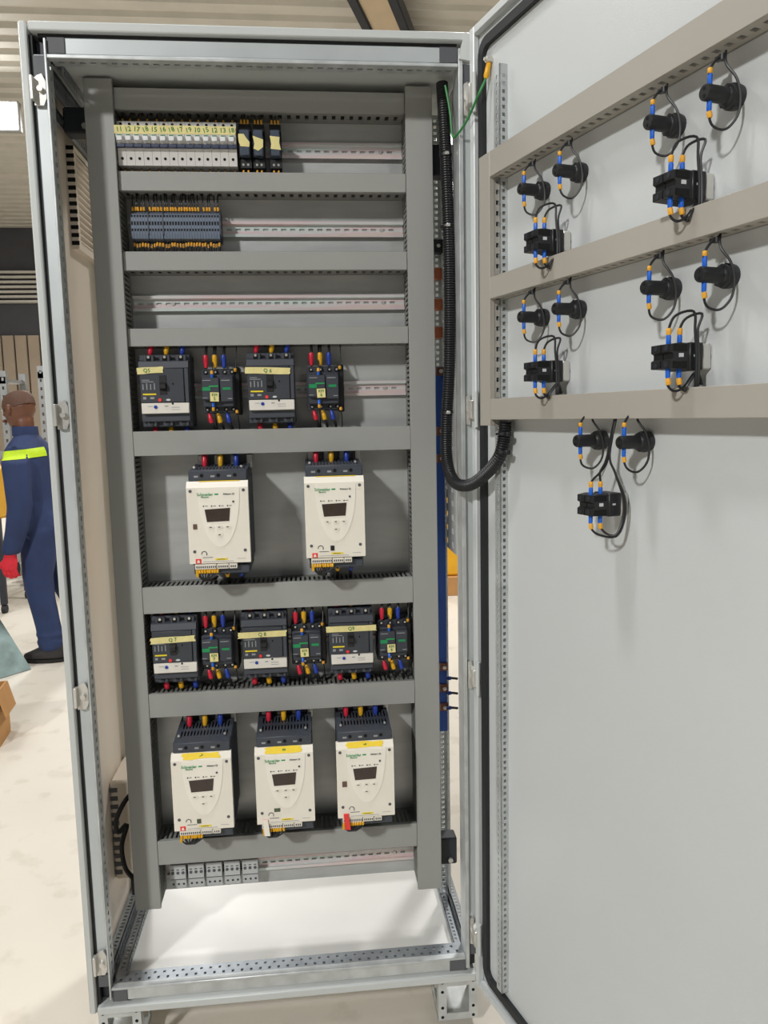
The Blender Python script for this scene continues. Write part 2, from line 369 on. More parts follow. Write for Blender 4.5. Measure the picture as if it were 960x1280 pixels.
# ================================================================== the worker
def bake(name, mb, material, voxel=0.012, it=6):
    me = mb.mesh(name, material); o = bpy.data.objects.new(name, me); COL.objects.link(o)
    r = o.modifiers.new('r', 'REMESH'); r.mode = 'VOXEL'; r.voxel_size = voxel
    s = o.modifiers.new('s', 'SMOOTH'); s.factor = 0.5; s.iterations = it
    me2 = bpy.data.meshes.new_from_object(o.evaluated_get(bpy.context.evaluated_depsgraph_get())); bpy.data.objects.remove(o)
    me2.name = name; me2.shade_smooth(); me2.materials.clear(); me2.materials.append(MATS[material]); return me2
def worker():
    t = thing('person', 'person in navy blue coverall with lime shoulder stripe and red gloves, facing left', 'person', (-1.0, 2.95, FZ))
    t.rotation_euler = (0, 0, -0.06)
    # local: facing -x, left side = -y, z from floor
    m = MB()
    m.loft([((0.0, 0, 0.66), 0.10, 0.12), ((0.0, 0, 0.74), 0.125, 0.15), ((0.0, 0, 0.82), 0.12, 0.15), ((-0.01, 0, 0.90), 0.105, 0.14), ((-0.03, 0, 1.0), 0.115, 0.155),
            ((-0.045, 0, 1.10), 0.125, 0.175), ((-0.045, 0, 1.17), 0.115, 0.18), ((-0.045, 0, 1.22), 0.085, 0.13), ((-0.05, 0, 1.255), 0.06, 0.065), ((-0.055, 0, 1.285), 0.058, 0.06)], 20)
    m.loft([((0.06, 0, 0.70), 0.10, 0.13), ((0.085, 0, 0.76), 0.09, 0.13), ((0.07, 0, 0.83), 0.07, 0.11)], 16)
    for s, dx in ((-1, 0.0), (1, 0.13)):
        m.loft([((0.02, s*0.07, 0.74), 0.105, 0.08), ((0.0, s*0.075, 0.62), 0.098, 0.078), ((-0.015+dx*0.4, s*0.08, 0.48), 0.082, 0.07), ((-0.005+dx*0.7, s*0.08, 0.36), 0.074, 0.064),
                ((0.015+dx, s*0.08, 0.24), 0.07, 0.06), ((0.03+dx, s*0.08, 0.13), 0.066, 0.058), ((0.03+dx, s*0.08, 0.085), 0.07, 0.06), ((0.03+dx, s*0.08, 0.065), 0.06, 0.055)], 16)
        for zz, rr in ((0.50, 0.008), (0.42, 0.006), (0.155, 0.01), (0.115, 0.01)):       # cloth folds
            m.loft([(((0.03+dx if zz < 0.3 else -0.012+dx*0.45), s*0.08, zz-0.015), 0.062, 0.055), (((0.03+dx if zz < 0.3 else -0.012+dx*0.45), s*0.08, zz), 0.072+rr, 0.062+rr*0.6), (((0.03+dx if zz < 0.3 else -0.012+dx*0.45), s*0.08, zz+0.015), 0.062, 0.055)], 14)
        ax = -0.03
        m.loft([((-0.045, s*0.145, 1.185), 0.062, 0.05, (0, s*0.6, -1)), ((-0.045, s*0.185, 1.12), 0.074, 0.058), ((-0.035, s*0.198, 1.0), 0.070, 0.056), ((-0.03, s*0.205, 0.88), 0.066, 0.054),
                ((-0.055, s*0.205, 0.76), 0.060, 0.05), ((-0.09, s*0.20, 0.655), 0.053, 0.046), ((-0.10, s*0.198, 0.625), 0.049, 0.043)], 14)
    CV = obj('coverall', bake('coverall', m, 'coverall'), None, t).name
    m = MB()      # collar
    m.loft([((-0.055, 0, 1.25), 0.068, 0.07), ((-0.057, 0, 1.30), 0.066, 0.068), ((-0.058, 0, 1.302), 0.058, 0.06), ((-0.055, 0, 1.27), 0.055, 0.058)], 18); obj('collar', m, 'coverall', t)
    # head and neck, turned and bowed to the left
    m = MB()
    m.loft([((-0.05, 0, 1.22), 0.045, 0.047), ((-0.055, 0, 1.28), 0.05, 0.05), ((-0.062, 0, 1.33), 0.055, 0.052), ((-0.07, 0, 1.36), 0.055, 0.05)], 16)
    H = Vector((-0.085, 0, 1.388)); tl = Vector((-0.30, 0, 1)).normalized()
    for k, (d, rx, ry, off) in enumerate([]): pass
    m.loft([(H+tl*(-0.095)+Vector((-0.045, 0, 0)), 0.022, 0.022, tl), (H+tl*(-0.08)+Vector((-0.028, 0, 0)), 0.055, 0.045, tl), (H+tl*(-0.045)+Vector((-0.01, 0, 0)), 0.082, 0.062, tl), (H+tl*0.0, 0.096, 0.071, tl), (H+tl*0.04, 0.097, 0.073, tl),
            (H+tl*0.07, 0.086, 0.066, tl), (H+tl*0.092, 0.062, 0.048, tl), (H+tl*0.102, 0.03, 0.024, tl)], 22)
    m.loft([(H+Vector((-0.09, 0, 0.03)), 0.008, 0.008), (H+Vector((-0.105, 0, 0.0)), 0.014, 0.012), (H+Vector((-0.118, 0, -0.022)), 0.016, 0.016), (H+Vector((-0.108, 0, -0.032)), 0.010, 0.014)], 12)   # nose
    m.loft([(H+Vector((-0.118, 0, -0.045)), 0.008, 0.02), (H+Vector((-0.12, 0, -0.055)), 0.012, 0.025), (H+Vector((-0.116, 0, -0.066)), 0.008, 0.02)], 12)                                            # lips
    for s in (-1, 1):                                                                                                                                                                        # ears
        m.loft([(H+Vector((0.0, s*0.072, -0.03)), 0.010, 0.010), (H+Vector((0.006, s*0.078, -0.008)), 0.019, 0.012), (H+Vector((0.008, s*0.079, 0.012)), 0.020, 0.012), (H+Vector((0.004, s*0.074, 0.03)), 0.012, 0.010)], 12)
    hd = obj('head', bake('head', m, 'skin', 0.006, 4), None, t)
    hc = Vector((-0.06, 0, 0)); hd.rotation_euler = (0, 0, -0.5); hd.location = hc-Matrix.Rotation(-0.5, 3, 'Z') @ hc
    for s in (-1, 1):
        m = MB(); m.loft([(H+Vector((-0.092, s*0.03, -0.006)), 0.004, 0.006), (H+Vector((-0.098, s*0.03, 0.0)), 0.006, 0.012), (H+Vector((-0.092, s*0.03, 0.007)), 0.004, 0.006)], 10); obj('eye', m, 'ink_white', hd)
    m = MB(); n = 20; rings = []        # close-cropped hair cap
    for d, rx, ry in ((0.012, 0.0995, 0.0745), (0.045, 0.0995, 0.0755), (0.073, 0.088, 0.068), (0.095, 0.064, 0.05), (0.106, 0.03, 0.024)):
        rings.append((H+tl*d+Vector((0.004, 0, 0)), rx, ry, tl))
    m.loft(rings, 22); obj('cropped_hair', m, 'hair', hd)
    # lime shoulder stripes laid on the cloth
    from mathutils.bvhtree import BVHTree
    cm_ = bpy.data.objects[CV].data
    bv = BVHTree.FromPolygons([v.co.copy() for v in cm_.vertices], [tuple(p.vertices) for p in cm_.polygons])
    for s in (-1, 1):
        outer = []; inner = []; nu, nv = 18, 5
        for i in range(nu+1):
            ph = math.radians(-15-i*115/nu)
            for j in range(nv+1):
                zz = 1.130+0.048*j/nv+0.012*math.cos(ph); dr_ = Vector((math.cos(ph), s*-math.sin(ph)*-1 if s < 0 else -math.sin(ph), 0))
                dr_ = Vector((math.cos(ph), math.sin(ph)*(-s), 0))
                org = Vector((-0.045, s*0.02, zz))+dr_*0.6
                h = bv.ray_cast(org, -dr_)[0]
                if h is None: h = Vector((-0.045, s*0.02, zz))+dr_*0.1
                outer.append(h+dr_*0.004); inner.append(h-dr_*0.006)
        m = MB(); W_ = nv+1; fs = [(i*W_+j, i*W_+j+1, (i+1)*W_+j+1, (i+1)*W_+j) for i in range(nu) for j in range(nv)]; nb = len(outer)
        fs2 = fs+[tuple(nb+k for k in f[::-1]) for f in fs]
        rim = [i*W_ for i in range(nu+1)]+[nu*W_+j for j in range(1, nv+1)]+[i*W_+nv for i in range(nu-1, -1, -1)]+[j for j in range(nv-1, 0, -1)]
        fs2 += [(rim[k], rim[(k+1) % len(rim)], nb+rim[(k+1) % len(rim)], nb+rim[k]) for k in range(len(rim))]
        m.add(outer+inner, fs2); obj('shoulder_stripe', m, 'hivis', t)
    # gloves with palm, four fingers and thumb, loosely curled
    for s in (-1, 1):
        b = Vector((-0.102, s*0.198, 0.63)); m = MB()
        m.loft([(b+Vector((0.005, 0, 0.02)), 0.034, 0.028), (b+Vector((0, 0, -0.01)), 0.032, 0.024), (b+Vector((-0.006, 0, -0.045)), 0.042, 0.022), (b+Vector((-0.01, 0, -0.075)), 0.042, 0.02), (b+Vector((-0.012, 0, -0.09)), 0.036, 0.016)], 14)
        for k, ln in enumerate((0.058, 0.066, 0.062, 0.048)):
            f0 = b+Vector((-0.042+k*0.020, 0, -0.08)); m.tube([f0, f0+Vector((0.002, -s*0.006, -ln*0.45)), f0+Vector((0.006, -s*0.022, -ln*0.8)), f0+Vector((0.010, -s*0.036, -ln*0.85))], [0.0105, 0.010, 0.009, 0.0075], 8)
        f0 = b+Vector((-0.03, 0, -0.035)); m.tube([f0, f0+Vector((-0.026, -s*0.012, -0.02)), f0+Vector((-0.034, -s*0.02, -0.048))], [0.012, 0.011, 0.009], 8)
        gl = obj('glove', bake('glove', m, 'glove_red', 0.0045, 2), None, t)
        m = MB(); m.loft([(b+Vector((0.02, -s*0.016, -0.05)), 0.016, 0.014), (b+Vector((0.022, -s*0.018, -0.085)), 0.018, 0.014), (b+Vector((0.02, -s*0.02, -0.115)), 0.013, 0.011)], 10); obj('palm_grip', m, 'black', gl)
    for s, dx in ((-1, 0.0), (1, 0.13)):
        x0 = 0.03+dx; yy = s*0.08; m = MB()
        m.loft([((x0+0.01, yy, 0.03), 0.07, 0.045), ((x0+0.01, yy, 0.07), 0.062, 0.045), ((x0+0.012, yy, 0.11), 0.055, 0.045)], 16)
        m.loft([((x0-0.035, yy, 0.02), 0.125, 0.046), ((x0-0.035, yy, 0.045), 0.12, 0.046), ((x0-0.02, yy, 0.065), 0.085, 0.042), ((x0, yy, 0.09), 0.05, 0.04)], 18)
        sh = obj('shoe', bake('shoe', m, 'shoe', 0.007, 3), None, t)
        m = MB(); m.loft([((x0-0.035, yy, 0.0), 0.128, 0.048), ((x0-0.035, yy, 0.02), 0.132, 0.05)], 20); obj('sole', m, 'sole', sh)
        for k in range(4):
            m = MB(); a = Vector((x0-0.06+k*0.018, yy, 0.07+k*0.01)); m.tube([a+Vector((0, -0.03, -0.005)), a+Vector((0, 0, 0.006)), a+Vector((0, 0.03, -0.005))], 0.004, 6); obj('lace', m, 'black', sh)
worker()

# ================================================================== the enclosure
EB = Vector((0.4, 0.2, FZ))
ENC = thing('electrical_enclosure', 'tall light grey metal control cabinet with its door swung open', 'cabinet', EB)
def ep(name, mb, material, label=None): return obj(name, mb, material, ENC, -EB, label)
CW, CDp, CH = 0.8, 0.40, 1.89
m = MB(); m.box(0, 0.012, 0.02, CDp, 0, CH-0.006); ep('side_panel', m, 'panel_cream', 'pale cream inner face of the left side panel')
m = MB(); m.box(0, 0.014, -0.004, 0.02, 0.002, CH, 0.003); ep('side_edge', m, 'paint')
m = MB(); m.box(0.0142, 0.0203, 0.006, 0.03, 0.004, CH-0.02); ep('seal_strip', m, 'rubber')
m = MB(); m.box(0.018, 0.797, -0.006, 0.016, CH-0.0165, CH-0.001, 0.002); ep('roof_edge', m, 'paint')
m = MB(); m.box(0.013, 0.80, 0.017, CDp, CH-0.012, CH-0.002); ep('roof', m, 'paint')
m = MB(); m.box(0.016, 0.79, 0.05, CDp, CH-0.045, CH-0.040); ep('roof_liner', m, 'paint')
m = MB(); m.box(0.03, 0.775, 0.007, 0.02, CH-0.0225, CH-0.0168); ep('seal_strip', m, 'rubber')
# front posts: folded face, slotted inner flange
def post(x0, x1, inner, z0=0.055, z1=1.838):
    p = MB(); p.box(x0, x1, 0.004, 0.010, z0, z1, 0.0015); p.box(x0, x0+0.003, 0.010, 0.05, z0, z1); p.box(x0+0.003, x1-0.003, 0.046, 0.05, z0, z1)
    q = ep('front_post', p, 'post_paint')
    xi = x1-0.003 if inner > 0 else x0-0.0005
    f = MB(); f.slots((xi, 0.010, z0), (0, 0, 1), (0, 1, 0), (0.003, 0, 0), z1-z0, [0, 0.012, 0.024, 0.036], 0.0185, 0.009)
    o = obj('slotted_flange', f, 'galv', q)
    return q
post(0.0207, 0.0410, 1)
pr = post(0.7842, 0.800, -1)
m = MB(); m.box(0.7755, 0.7838, -0.004, 0.05, 0.03, 1.862, 0.001); ep('door_seal_lip', m, 'galv')
m = MB(); m.box(0.0413, 0.0455, -0.004, 0.012, 0.03, 1.862, 0.001); ep('door_seal_lip', m, 'galv')
# top and bottom members
m = MB(); m.box(0.0458, 0.775, 0.004, 0.010, 1.838, 1.866, 0.0015); tm = ep('top_member', m, 'post_paint')
m = MB(); m.slots((0.0458, 0.010, 1.836), (1, 0, 0), (0, 1, 0), (0, 0, 0.003), 0.7292, [0, 0.012, 0.024, 0.036], 0.0185, 0.010); obj('slotted_flange', m, 'galv', tm)
m = MB(); m.box(0.0458, 0.775, -0.004, 0.012, 1.829, 1.8355, 0.001); obj('lip', m, 'galv', tm)
m = MB(); m.box(0.0458, 0.775, 0.004, 0.010, 0.022, 0.050, 0.0015); bmn = ep('bottom_member', m, 'galv')
m = MB(); m.slots((0.0458, 0.012, 0.048), (1, 0, 0), (0, 1, 0), (0, 0, 0.004), 0.7292, [0, 0.008, 0.015, 0.023, 0.030, 0.038], 0.0095, 0.0052, rows=(1, 3), stagger=True); obj('slotted_flange', m, 'galv_shaded', bmn)
m = MB(); m.box(0.0458, 0.775, -0.004, 0.012, 0.0505, 0.056, 0.001); obj('lip', m, 'galv', bmn)
m = MB(); m.box(0.0163, 0.797, -0.006, 0.03, 0.0, 0.0165, 0.002); ep('base_edge', m, 'paint')
m = MB(); m.box(0.0163, 0.79, 0.052, CDp, 0.02, 0.03); ep('base_plate', m, 'base_white', 'glossy white base plate inside the cabinet')
# corner pieces
for x0, x1, z0, z1, mt in ((0.046, 0.076, 1.8385, 1.8655, 'corner_grey'), (0.742, 0.775, 1.8385, 1.8655, 'corner_grey'), (0.046, 0.075, 0.0225, 0.0495, 'corner_grey'), (0.742, 0.775, 0.0225, 0.0495, 'corner_grey'),
                           (0.0207, 0.0408, 1.79, 1.835, 'corner_grey'), (0.7845, 0.7995, 1.80, 1.836, 'corner_grey'), (0.0207, 0.0408, 0.057, 0.085, 'corner_grey'), (0.7845, 0.7995, 0.058, 0.085, 'corner_grey')):
    m = MB(); m.box(x0, x1, 0.0015, 0.0038, z0, z1, 0.0005); ep('corner_cap', m, mt)
for x0, x1, z0, z1 in ((0.0210, 0.041, 1.839, 1.866), (0.784, 0.800, 1.839, 1.872), (0.0210, 0.041, 0.020, 0.053), (0.784, 0.800, 0.020, 0.053)):
    m = MB(); m.box(x0, x1, 0.02, 0.05, z0, z1, 0.002); ep('corner_casting', m, 'bracket' if x0 < 0.5 or z0 < 1 else 'paint')
m = MB(); m.prism([(0.776, 1.842), (0.799, 1.838), (0.799, 1.884), (0.787, 1.888), (0.781, 1.866)], -0.008, 0.004, 'y'); ep('corner_cover', m, 'paint')
# depth rails with rows of holes
def depth_rail(x0, x1, z0, z1, inner):
    d = MB(); L = CDp-0.055
    d.slots((x0, 0.052, z1-0.002), (0, 1, 0), (1, 0, 0), (0, 0, 0.002) if z0 < 1 else (0, 0, -0.002), L, [0, (x1-x0)*0.32, (x1-x0)*0.68, x1-x0], 0.0125, 0.006)
    d.slots((x1 if inner > 0 else x0, 0.052, z0), (0, 1, 0), (0, 0, 1), (-0.002*inner, 0, 0), L, [0, (z1-z0)*0.32, (z1-z0)*0.68, z1-z0], 0.0125, 0.006)
    ep('depth_rail', d, 'galv_shaded')
depth_rail(0.016, 0.036, 0.031, 0.066, 1); depth_rail(0.044, 0.062, 0.031, 0.05, 1)
depth_rail(0.760, 0.774, 0.031, 0.05, -1); depth_rail(0.780, 0.796, 0.031, 0.066, -1)
depth_rail(0.016, 0.034, 1.80, 1.84, 1); depth_rail(0.04, 0.056, 1.82, 1.843, 1); depth_rail(0.0125, 0.026, 1.76, 1.785, 1)
# rear posts
for x0, inner in ((0.014, 1), (0.760, -1)):
    f = MB(); f.slots((x0, 0.365, 0.031), (0, 0, 1), (1, 0, 0), (0, 0.003, 0), 1.80, [0, 0.013, 0.023, 0.036], 0.0185, 0.009)
    f.box(x0, x0+0.036, 0.385, 0.40, 0.031, 1.831); ep('rear_post', f, 'galv')
# busbar upright on the right, between mounting plate and open side
f = MB(); f.slots((0.760, 0.232, 0.031), (0, 0, 1), (1, 0, 0), (0, 0.002, 0), 1.80, [0, 0.007, 0.014, 0.02], 0.0125, 0.0065)
f.slots((0.780, 0.20, 0.031), (0, 0, 1), (0, 1, 0), (0.002, 0, 0), 1.80, [0, 0.008, 0.014, 0.022, 0.034], 0.0095, 0.005); ep('busbar_upright', f, 'galv')
m = MB(); m.slots((0.7835, 0.10, 0.9), (0, 0, 1), (0, 1, 0), (0.004, 0, 0), 0.93, [0, 0.03, 0.05, 0.10, 0.14], 0.03, 0.012, rows=(1, 3)); ep('side_support', m, 'galv')
m = MB(); m.box(0.7885, 0.7985, 0.0505, 0.36, 1.03, 1.84, 0.001); ep('side_screen', m, 'paint')
# mounting plate
m = MB(); m.box(0.088, 0.737, 0.175, 0.178, 0.1486, 1.842, 0.001); mp_ = ep('mounting_plate', m, 'plate_galv', 'galvanised mounting plate behind the devices')
m = MB(); m.box(0.088, 0.737, 0.178, 0.195, 0.1486, 0.152); obj('folded_edge', m, 'plate_galv', mp_)
for x0, x1, z0, z1 in ((0.028, 0.094, 1.752, 1.80), (0.738, 0.785, 0.182, 0.245), (0.062, 0.088, 0.165, 0.205), (0.738, 0.785, 1.68, 1.74)):
    m = MB(); m.box(x0, x1, 0.135, 0.174, z0, z1, 0.003); b = ep('plate_bracket', m, 'bracket')
    m = MB(); m.cyl(((x0+x1)/2+0.008, 0.1345, z0+0.012), ((x0+x1)/2+0.008, 0.129, z0+0.012), 0.006, 6); obj('bolt', m, 'steel', b)
# strikers on the left post
for z in (1.776, 1.2096, 0.6715, 0.1131):
    m = MB(); m.prism([(0.0, -0.026), (0.016, -0.026), (0.021, -0.014), (0.021, 0.014), (0.015, 0.027), (0.007, 0.024), (0.0, 0.018)], -0.004, 0.001, 'y')
    m.v = [(a+0.020, b, c+z) for a, b, c in m.v]; s = ep('lock_striker', m, 'steel')
    m = MB(); m.box(0.0165, 0.0225, -0.016, -0.003, z-0.02, z+0.02, 0.001); obj('hook', m, 'steel', s)
    m = MB(); m.cyl((0.032, -0.011, z), (0.032, -0.004, z), 0.005, 12); m.cyl((0.032, -0.0045, z), (0.032, -0.0035, z), 0.0075, 12); obj('bolt', m, 'steel', s)
# hinges on the right post
for z in (1.7734, 1.2045, 0.6743, 0.1149):
    m = MB(); m.prism([(0.785, z-0.028), (0.792, z-0.030), (0.794, z-0.015), (0.800, z-0.015), (0.800, z+0.015), (0.794, z+0.015), (0.792, z+0.030), (0.785, z+0.026)], -0.005, 0.003, 'y'); s = ep('hinge', m, 'steel')
    m = MB(); m.box(0.7875, 0.7995, -0.034, -0.0055, z-0.018, z+0.018, 0.002); obj('knuckle', m, 'steel', s)
    m = MB(); m.cyl((0.7985, -0.0345, z-0.034), (0.7985, -0.0345, z+0.034), 0.0042, 12); obj('hinge_pin', m, 'paint', s)
    m = MB(); m.cyl((0.7905, -0.012, z), (0.7905, -0.005, z), 0.0062, 12); obj('bolt', m, 'steel', s)
# plinth corner feet
def foot(x0, w=0.085):
    z0, z1 = -0.10, -0.003; f = MB()
    f.plate((x0, 0.012, z0), (1, 0, 0), (0, 0, 1), (0, 0.003, 0), [0, 0.018, w-0.018, w], [0, 0.016, 0.079, 0.097], lambda i, j: i == 1 and j == 1)
    f.plate((x0+(0 if x0 > 0.4 else w-0.003), 0.015, z0), (0, 1, 0), (0, 0, 1), (0.003, 0, 0), [0, 0.02, 0.07, 0.09], [0, 0.016, 0.079, 0.097], lambda i, j: i == 1 and j == 1)
    f.box(x0-0.001, x0+w+0.001, 0.008, 0.105, -0.008, -0.0005, 0.002); f.box(x0, x0+w, 0.0155, 0.105, z0, z0+0.004)
    f.box(x0+(w-0.004 if x0 > 0.4 else 0), x0+(w if x0 > 0.4 else 0.004), 0.0155, 0.105, z0, z1)
    o = ep('plinth_foot', f, 'galv')
    for bx in (0.009, w-0.009):
        for bz in (0.008, 0.03, 0.067, 0.089):
            b = MB(); b.cyl((x0+bx, 0.0115, z0+bz), (x0+bx, 0.0125, z0+bz), 0.0035, 8); obj('bolt_hole', b, 'hole', o)
    b = MB(); b.cyl((x0+w/2, 0.06, FZ), (x0+w/2, 0.06, z0), 0.02, 12); obj('levelling_pad', b, 'bracket', o)
foot(0.012); foot(0.718)
for x0 in (0.012, 0.718):
    b = MB(); b.box(x0, x0+0.085, 0.30, 0.39, FZ, -0.001, 0.002); ep('plinth_foot', b, 'galv')
# vent and fan on the left side panel
m = MB(); m.plate((0.012, 0.20, 1.548), (0, 1, 0), (0, 0, 1), (0.014, 0, 0), [0, 0.016, 0.15, 0.165], [0, 0.014, 0.19, 0.204], lambda i, j: i == 1 and j == 1); vt = ep('air_filter_grille', m, 'panel_cream')
m = MB()
for k in range(13): m.box(0.0115, 0.0268, 0.1992, 0.2008, 1.556+k*0.0155, 1.564+k*0.0155)
obj('side_slit', m, 'hole', vt)['kind'] = 'stuff'
for k in range(14):
    m = MB(); z = 1.563+k*0.0132; m.prism([(0.013, z), (0.026, z+0.003), (0.026, z+0.006), (0.013, z+0.003)], 0.216, 0.35, 'y'); obj('louvre_slat', m, 'panel_cream', vt)
m = MB(); m.box(0.012, 0.0125, 0.216, 0.35, 1.562, 1.738); obj('backing', m, 'bracket', vt)
m = MB(); m.box(0.012, 0.055, 0.20, 0.345, 0.165, 0.40, 0.006); fn = ep('fan_housing', m, 'panel_cream')
m = MB()
for k in range(11): m.box(0.014, 0.030, 0.1985, 0.2005, 0.18+k*0.0195, 0.19+k*0.0195)
obj('side_slit', m, 'corner_grey', fn)['kind'] = 'stuff'
# door (part of the enclosure)
door = MB(); DW = 0.79
door.box(0, DW, 0.0, 0.018, 0.004, CH-0.002, 0.002)
DOOR = obj('door', door, 'paint_door', ENC); DOOR.location = H0-EB; DOOR.rotation_euler = (0, 0, -TH); DOOR['label'] = 'light grey cabinet door opened wide, seen from inside'
for nm, b in (('door_flange', (0, 0.016, -0.012, 0, 0.004, CH-0.002)), ('door_flange', (DW-0.016, DW, -0.012, 0, 0.004, CH-0.002)), ('door_flange', (0.0163, DW-0.0163, -0.012, 0, 0.004, 0.020)), ('door_flange', (0.0163, DW-0.0163, -0.012, 0, CH-0.018, CH-0.002))):
    m = MB(); m.box(*b, 0.002); obj(nm, m, 'paint_door', DOOR)
def rrect(u0, u1, z0, z1, r, k=6):
    P = []
    for cx, cz, a0 in ((u1-r, z1-r, 0), (u0+r, z1-r, PI/2), (u0+r, z0+r, PI), (u1-r, z0+r, 3*PI/2)):
        for i in range(k+1): a = a0+PI/2*i/k; P.append((cx+r*math.cos(a), cz+r*math.sin(a)))
    return P
A = rrect(0.026, DW-0.026, 0.034, CH-0.034, 0.03); B = rrect(0.042, DW-0.042, 0.050, CH-0.050, 0.016); n = len(A)
m = MB(); vs = [(a, 0, z) for a, z in A]+[(a*1.0, -0.009, z) for a, z in A]+[(a, -0.009, z) for a, z in B]+[(a, 0, z) for a, z in B]
m.add(vs, [(r*n+i, r*n+(i+1) % n, (r+1)*n+(i+1) % n, (r+1)*n+i) for r in range(3) for i in range(n)]); obj('gasket', m, 'rubber', DOOR)
for u0 in (0.096, 0.752):
    m = MB(); m.slots((u0, -0.016, 0.065), (0, 0, 1), (1, 0, 0), (0, 0.002, 0), 1.72, [0, 0.007, 0.0125, 0.019], 0.0125, 0.0062)
    m.slots((u0+0.019, -0.016, 0.065), (0, 0, 1), (0, 1, 0), (-0.002, 0, 0), 1.72, [0, 0.005, 0.011, 0.016], 0.0125, 0.0062); obj('perforated_rail', m, 'galv', DOOR)

# ================================================================== wiring ducts
def duct(label, loc, rotz, L, wd, depth, kind, vertical=False, colour='duct', name='wiring_duct'):
    t = thing(name, label, 'wiring duct', loc, rotz)
    def B(mb, x0, x1, y0, y1, z0, z1, c=0):
        return mb.box(z0, z1, y0, y1, x0, x1, c) if vertical else mb.box(x0, x1, y0, y1, z0, z1, c)
    X = (0, 0, 1) if vertical else (1, 0, 0); Z = (1, 0, 0) if vertical else (0, 0, 1)
    m = MB(); B(m, 0, L, -0.002, 0, 0.001, wd-0.001); obj('back', m, 'duct_wall', t)
    m = MB(); B(m, 0, L, -depth, -depth+0.002, 0, wd, 0.0006); B(m, 0, L, -depth+0.002, -depth+0.009, 0, 0.0015); B(m, 0, L, -depth+0.002, -depth+0.009, wd-0.0015, wd); obj('cover', m, colour, t)
    for side in (0, 1):
        m = MB(); zz = 0.0016 if side == 0 else wd-0.0034; O = Vector(Z)*zz+Vector((0, -0.002, 0)); D = depth-0.006
        if kind == 'fine': br = [0, D*0.16, D*0.86, D]; pitch, w = 0.0098, 0.0045
        else: br = [0, D*0.30, D*0.66, D]; pitch, w = 0.0178, 0.0075
        m.slots(O, X, (0, -1, 0), Vector(Z)*0.0018, L, br, pitch, w, margin=0.006)
        obj('slotted_side', m, 'duct_wall' if colour == 'duct' else colour, t)
    return t
PY = 0.175
duct('grey vertical wiring duct along the left of the mounting plate', (0.078, PY, 0.153), 0, 1.686, 0.053, 0.075, 'fine', True)
duct('grey vertical wiring duct along the right of the mounting plate', (0.690, PY, 0.149), 0, 1.687, 0.053, 0.075, 'fine', True)
HD = [('topmost horizontal grey duct, above the white breakers', 1.7886, 0.038, 0), ('horizontal grey duct between the white breakers and the terminal row', 1.6385, 0.036, 0),
      ('horizontal grey duct just below the terminal row', 1.4885, 0.036, 0), ('horizontal grey duct between the empty rail and the tape-marked breakers', 1.3425, 0.0345, 0),
      ('horizontal grey duct above the upper pair of soft starters', 1.126, 0.049, 1), ('horizontal grey duct under the upper pair of soft starters', 0.802, 0.055, 1),
      ('horizontal grey duct above the lower three soft starters', 0.580, 0.051, 1), ('lowest horizontal grey duct, under the three soft starters', 0.252, 0.0535, 1)]
for lb, z, h, big in HD:
    duct(lb, (0.1315, PY, z), 0, 0.558, h, 0.074 if big else 0.066, 'fine' if big else 'square')
def on_door(u, h, z): return dpt(u, h, z)
duct('sloping-looking top duct on the open door above the first pilot lights', on_door(0.1135, 0.001, 1.5985), -TH, 0.632, 0.042, 0.034, 'square', colour='duct_door')
duct('middle horizontal duct on the open door between the two pilot light rows', on_door(0.1135, 0.001, 1.3945), -TH, 0.632, 0.037, 0.034, 'square', colour='duct_door')
duct('lowest horizontal duct on the open door above the last selector switch', on_door(0.1135, 0.001, 1.185), -TH, 0.632, 0.037, 0.034, 'square', colour='duct_door')
duct('short vertical duct on the hinge side of the open door', on_door(0.0755, 0.001, 1.1745), -TH, 0.466, 0.0375, 0.034, 'square', True, 'duct_door')

# ================================================================== DIN rails
def din_rail(label, x0, x1, z):
    t = thing('din_rail', label, 'mounting rail', (x0, PY, z)); L = x1-x0
    m = MB(); m.slots((0, -0.003, -0.0095), (1, 0, 0), (0, 0, 1), (0, 0.0012, 0), L, [0, 0.0072, 0.0118, 0.019], 0.0185, 0.0105, margin=0.008); obj('slotted_web', m, 'rail_zinc', t)
    for s in (-1, 1):
        m = MB(); a, b = sorted((s*0.0095, s*0.0105)); m.box(0, L, -0.0105, -0.0018, a, b); a, b = sorted((s*0.0105, s*0.0155)); m.box(0, L, -0.0105, -0.0093, a, b); obj('flange', m, 'rail_zinc', t)
    for k in (0.14, 0.92):
        m = MB(); m.cyl((L*k, -0.0045, 0), (L*k, -0.0030, 0), 0.0038, 10); obj('screw', m, 'steel', t)
din_rail('mounting rail carrying the white breakers and relays', 0.134, 0.690, 1.7345)
din_rail('mounting rail carrying the grey terminal row', 0.134, 0.690, 1.580)
din_rail('completely empty shiny mounting rail', 0.134, 0.690, 1.433)
din_rail('mounting rail behind the upper contactors', 0.134, 0.690, 1.255)
din_rail('mounting rail behind the lower contactors', 0.134, 0.690, 0.725)
din_rail('mounting rail at the bottom carrying five white sockets', 0.134, 0.690, 0.199)

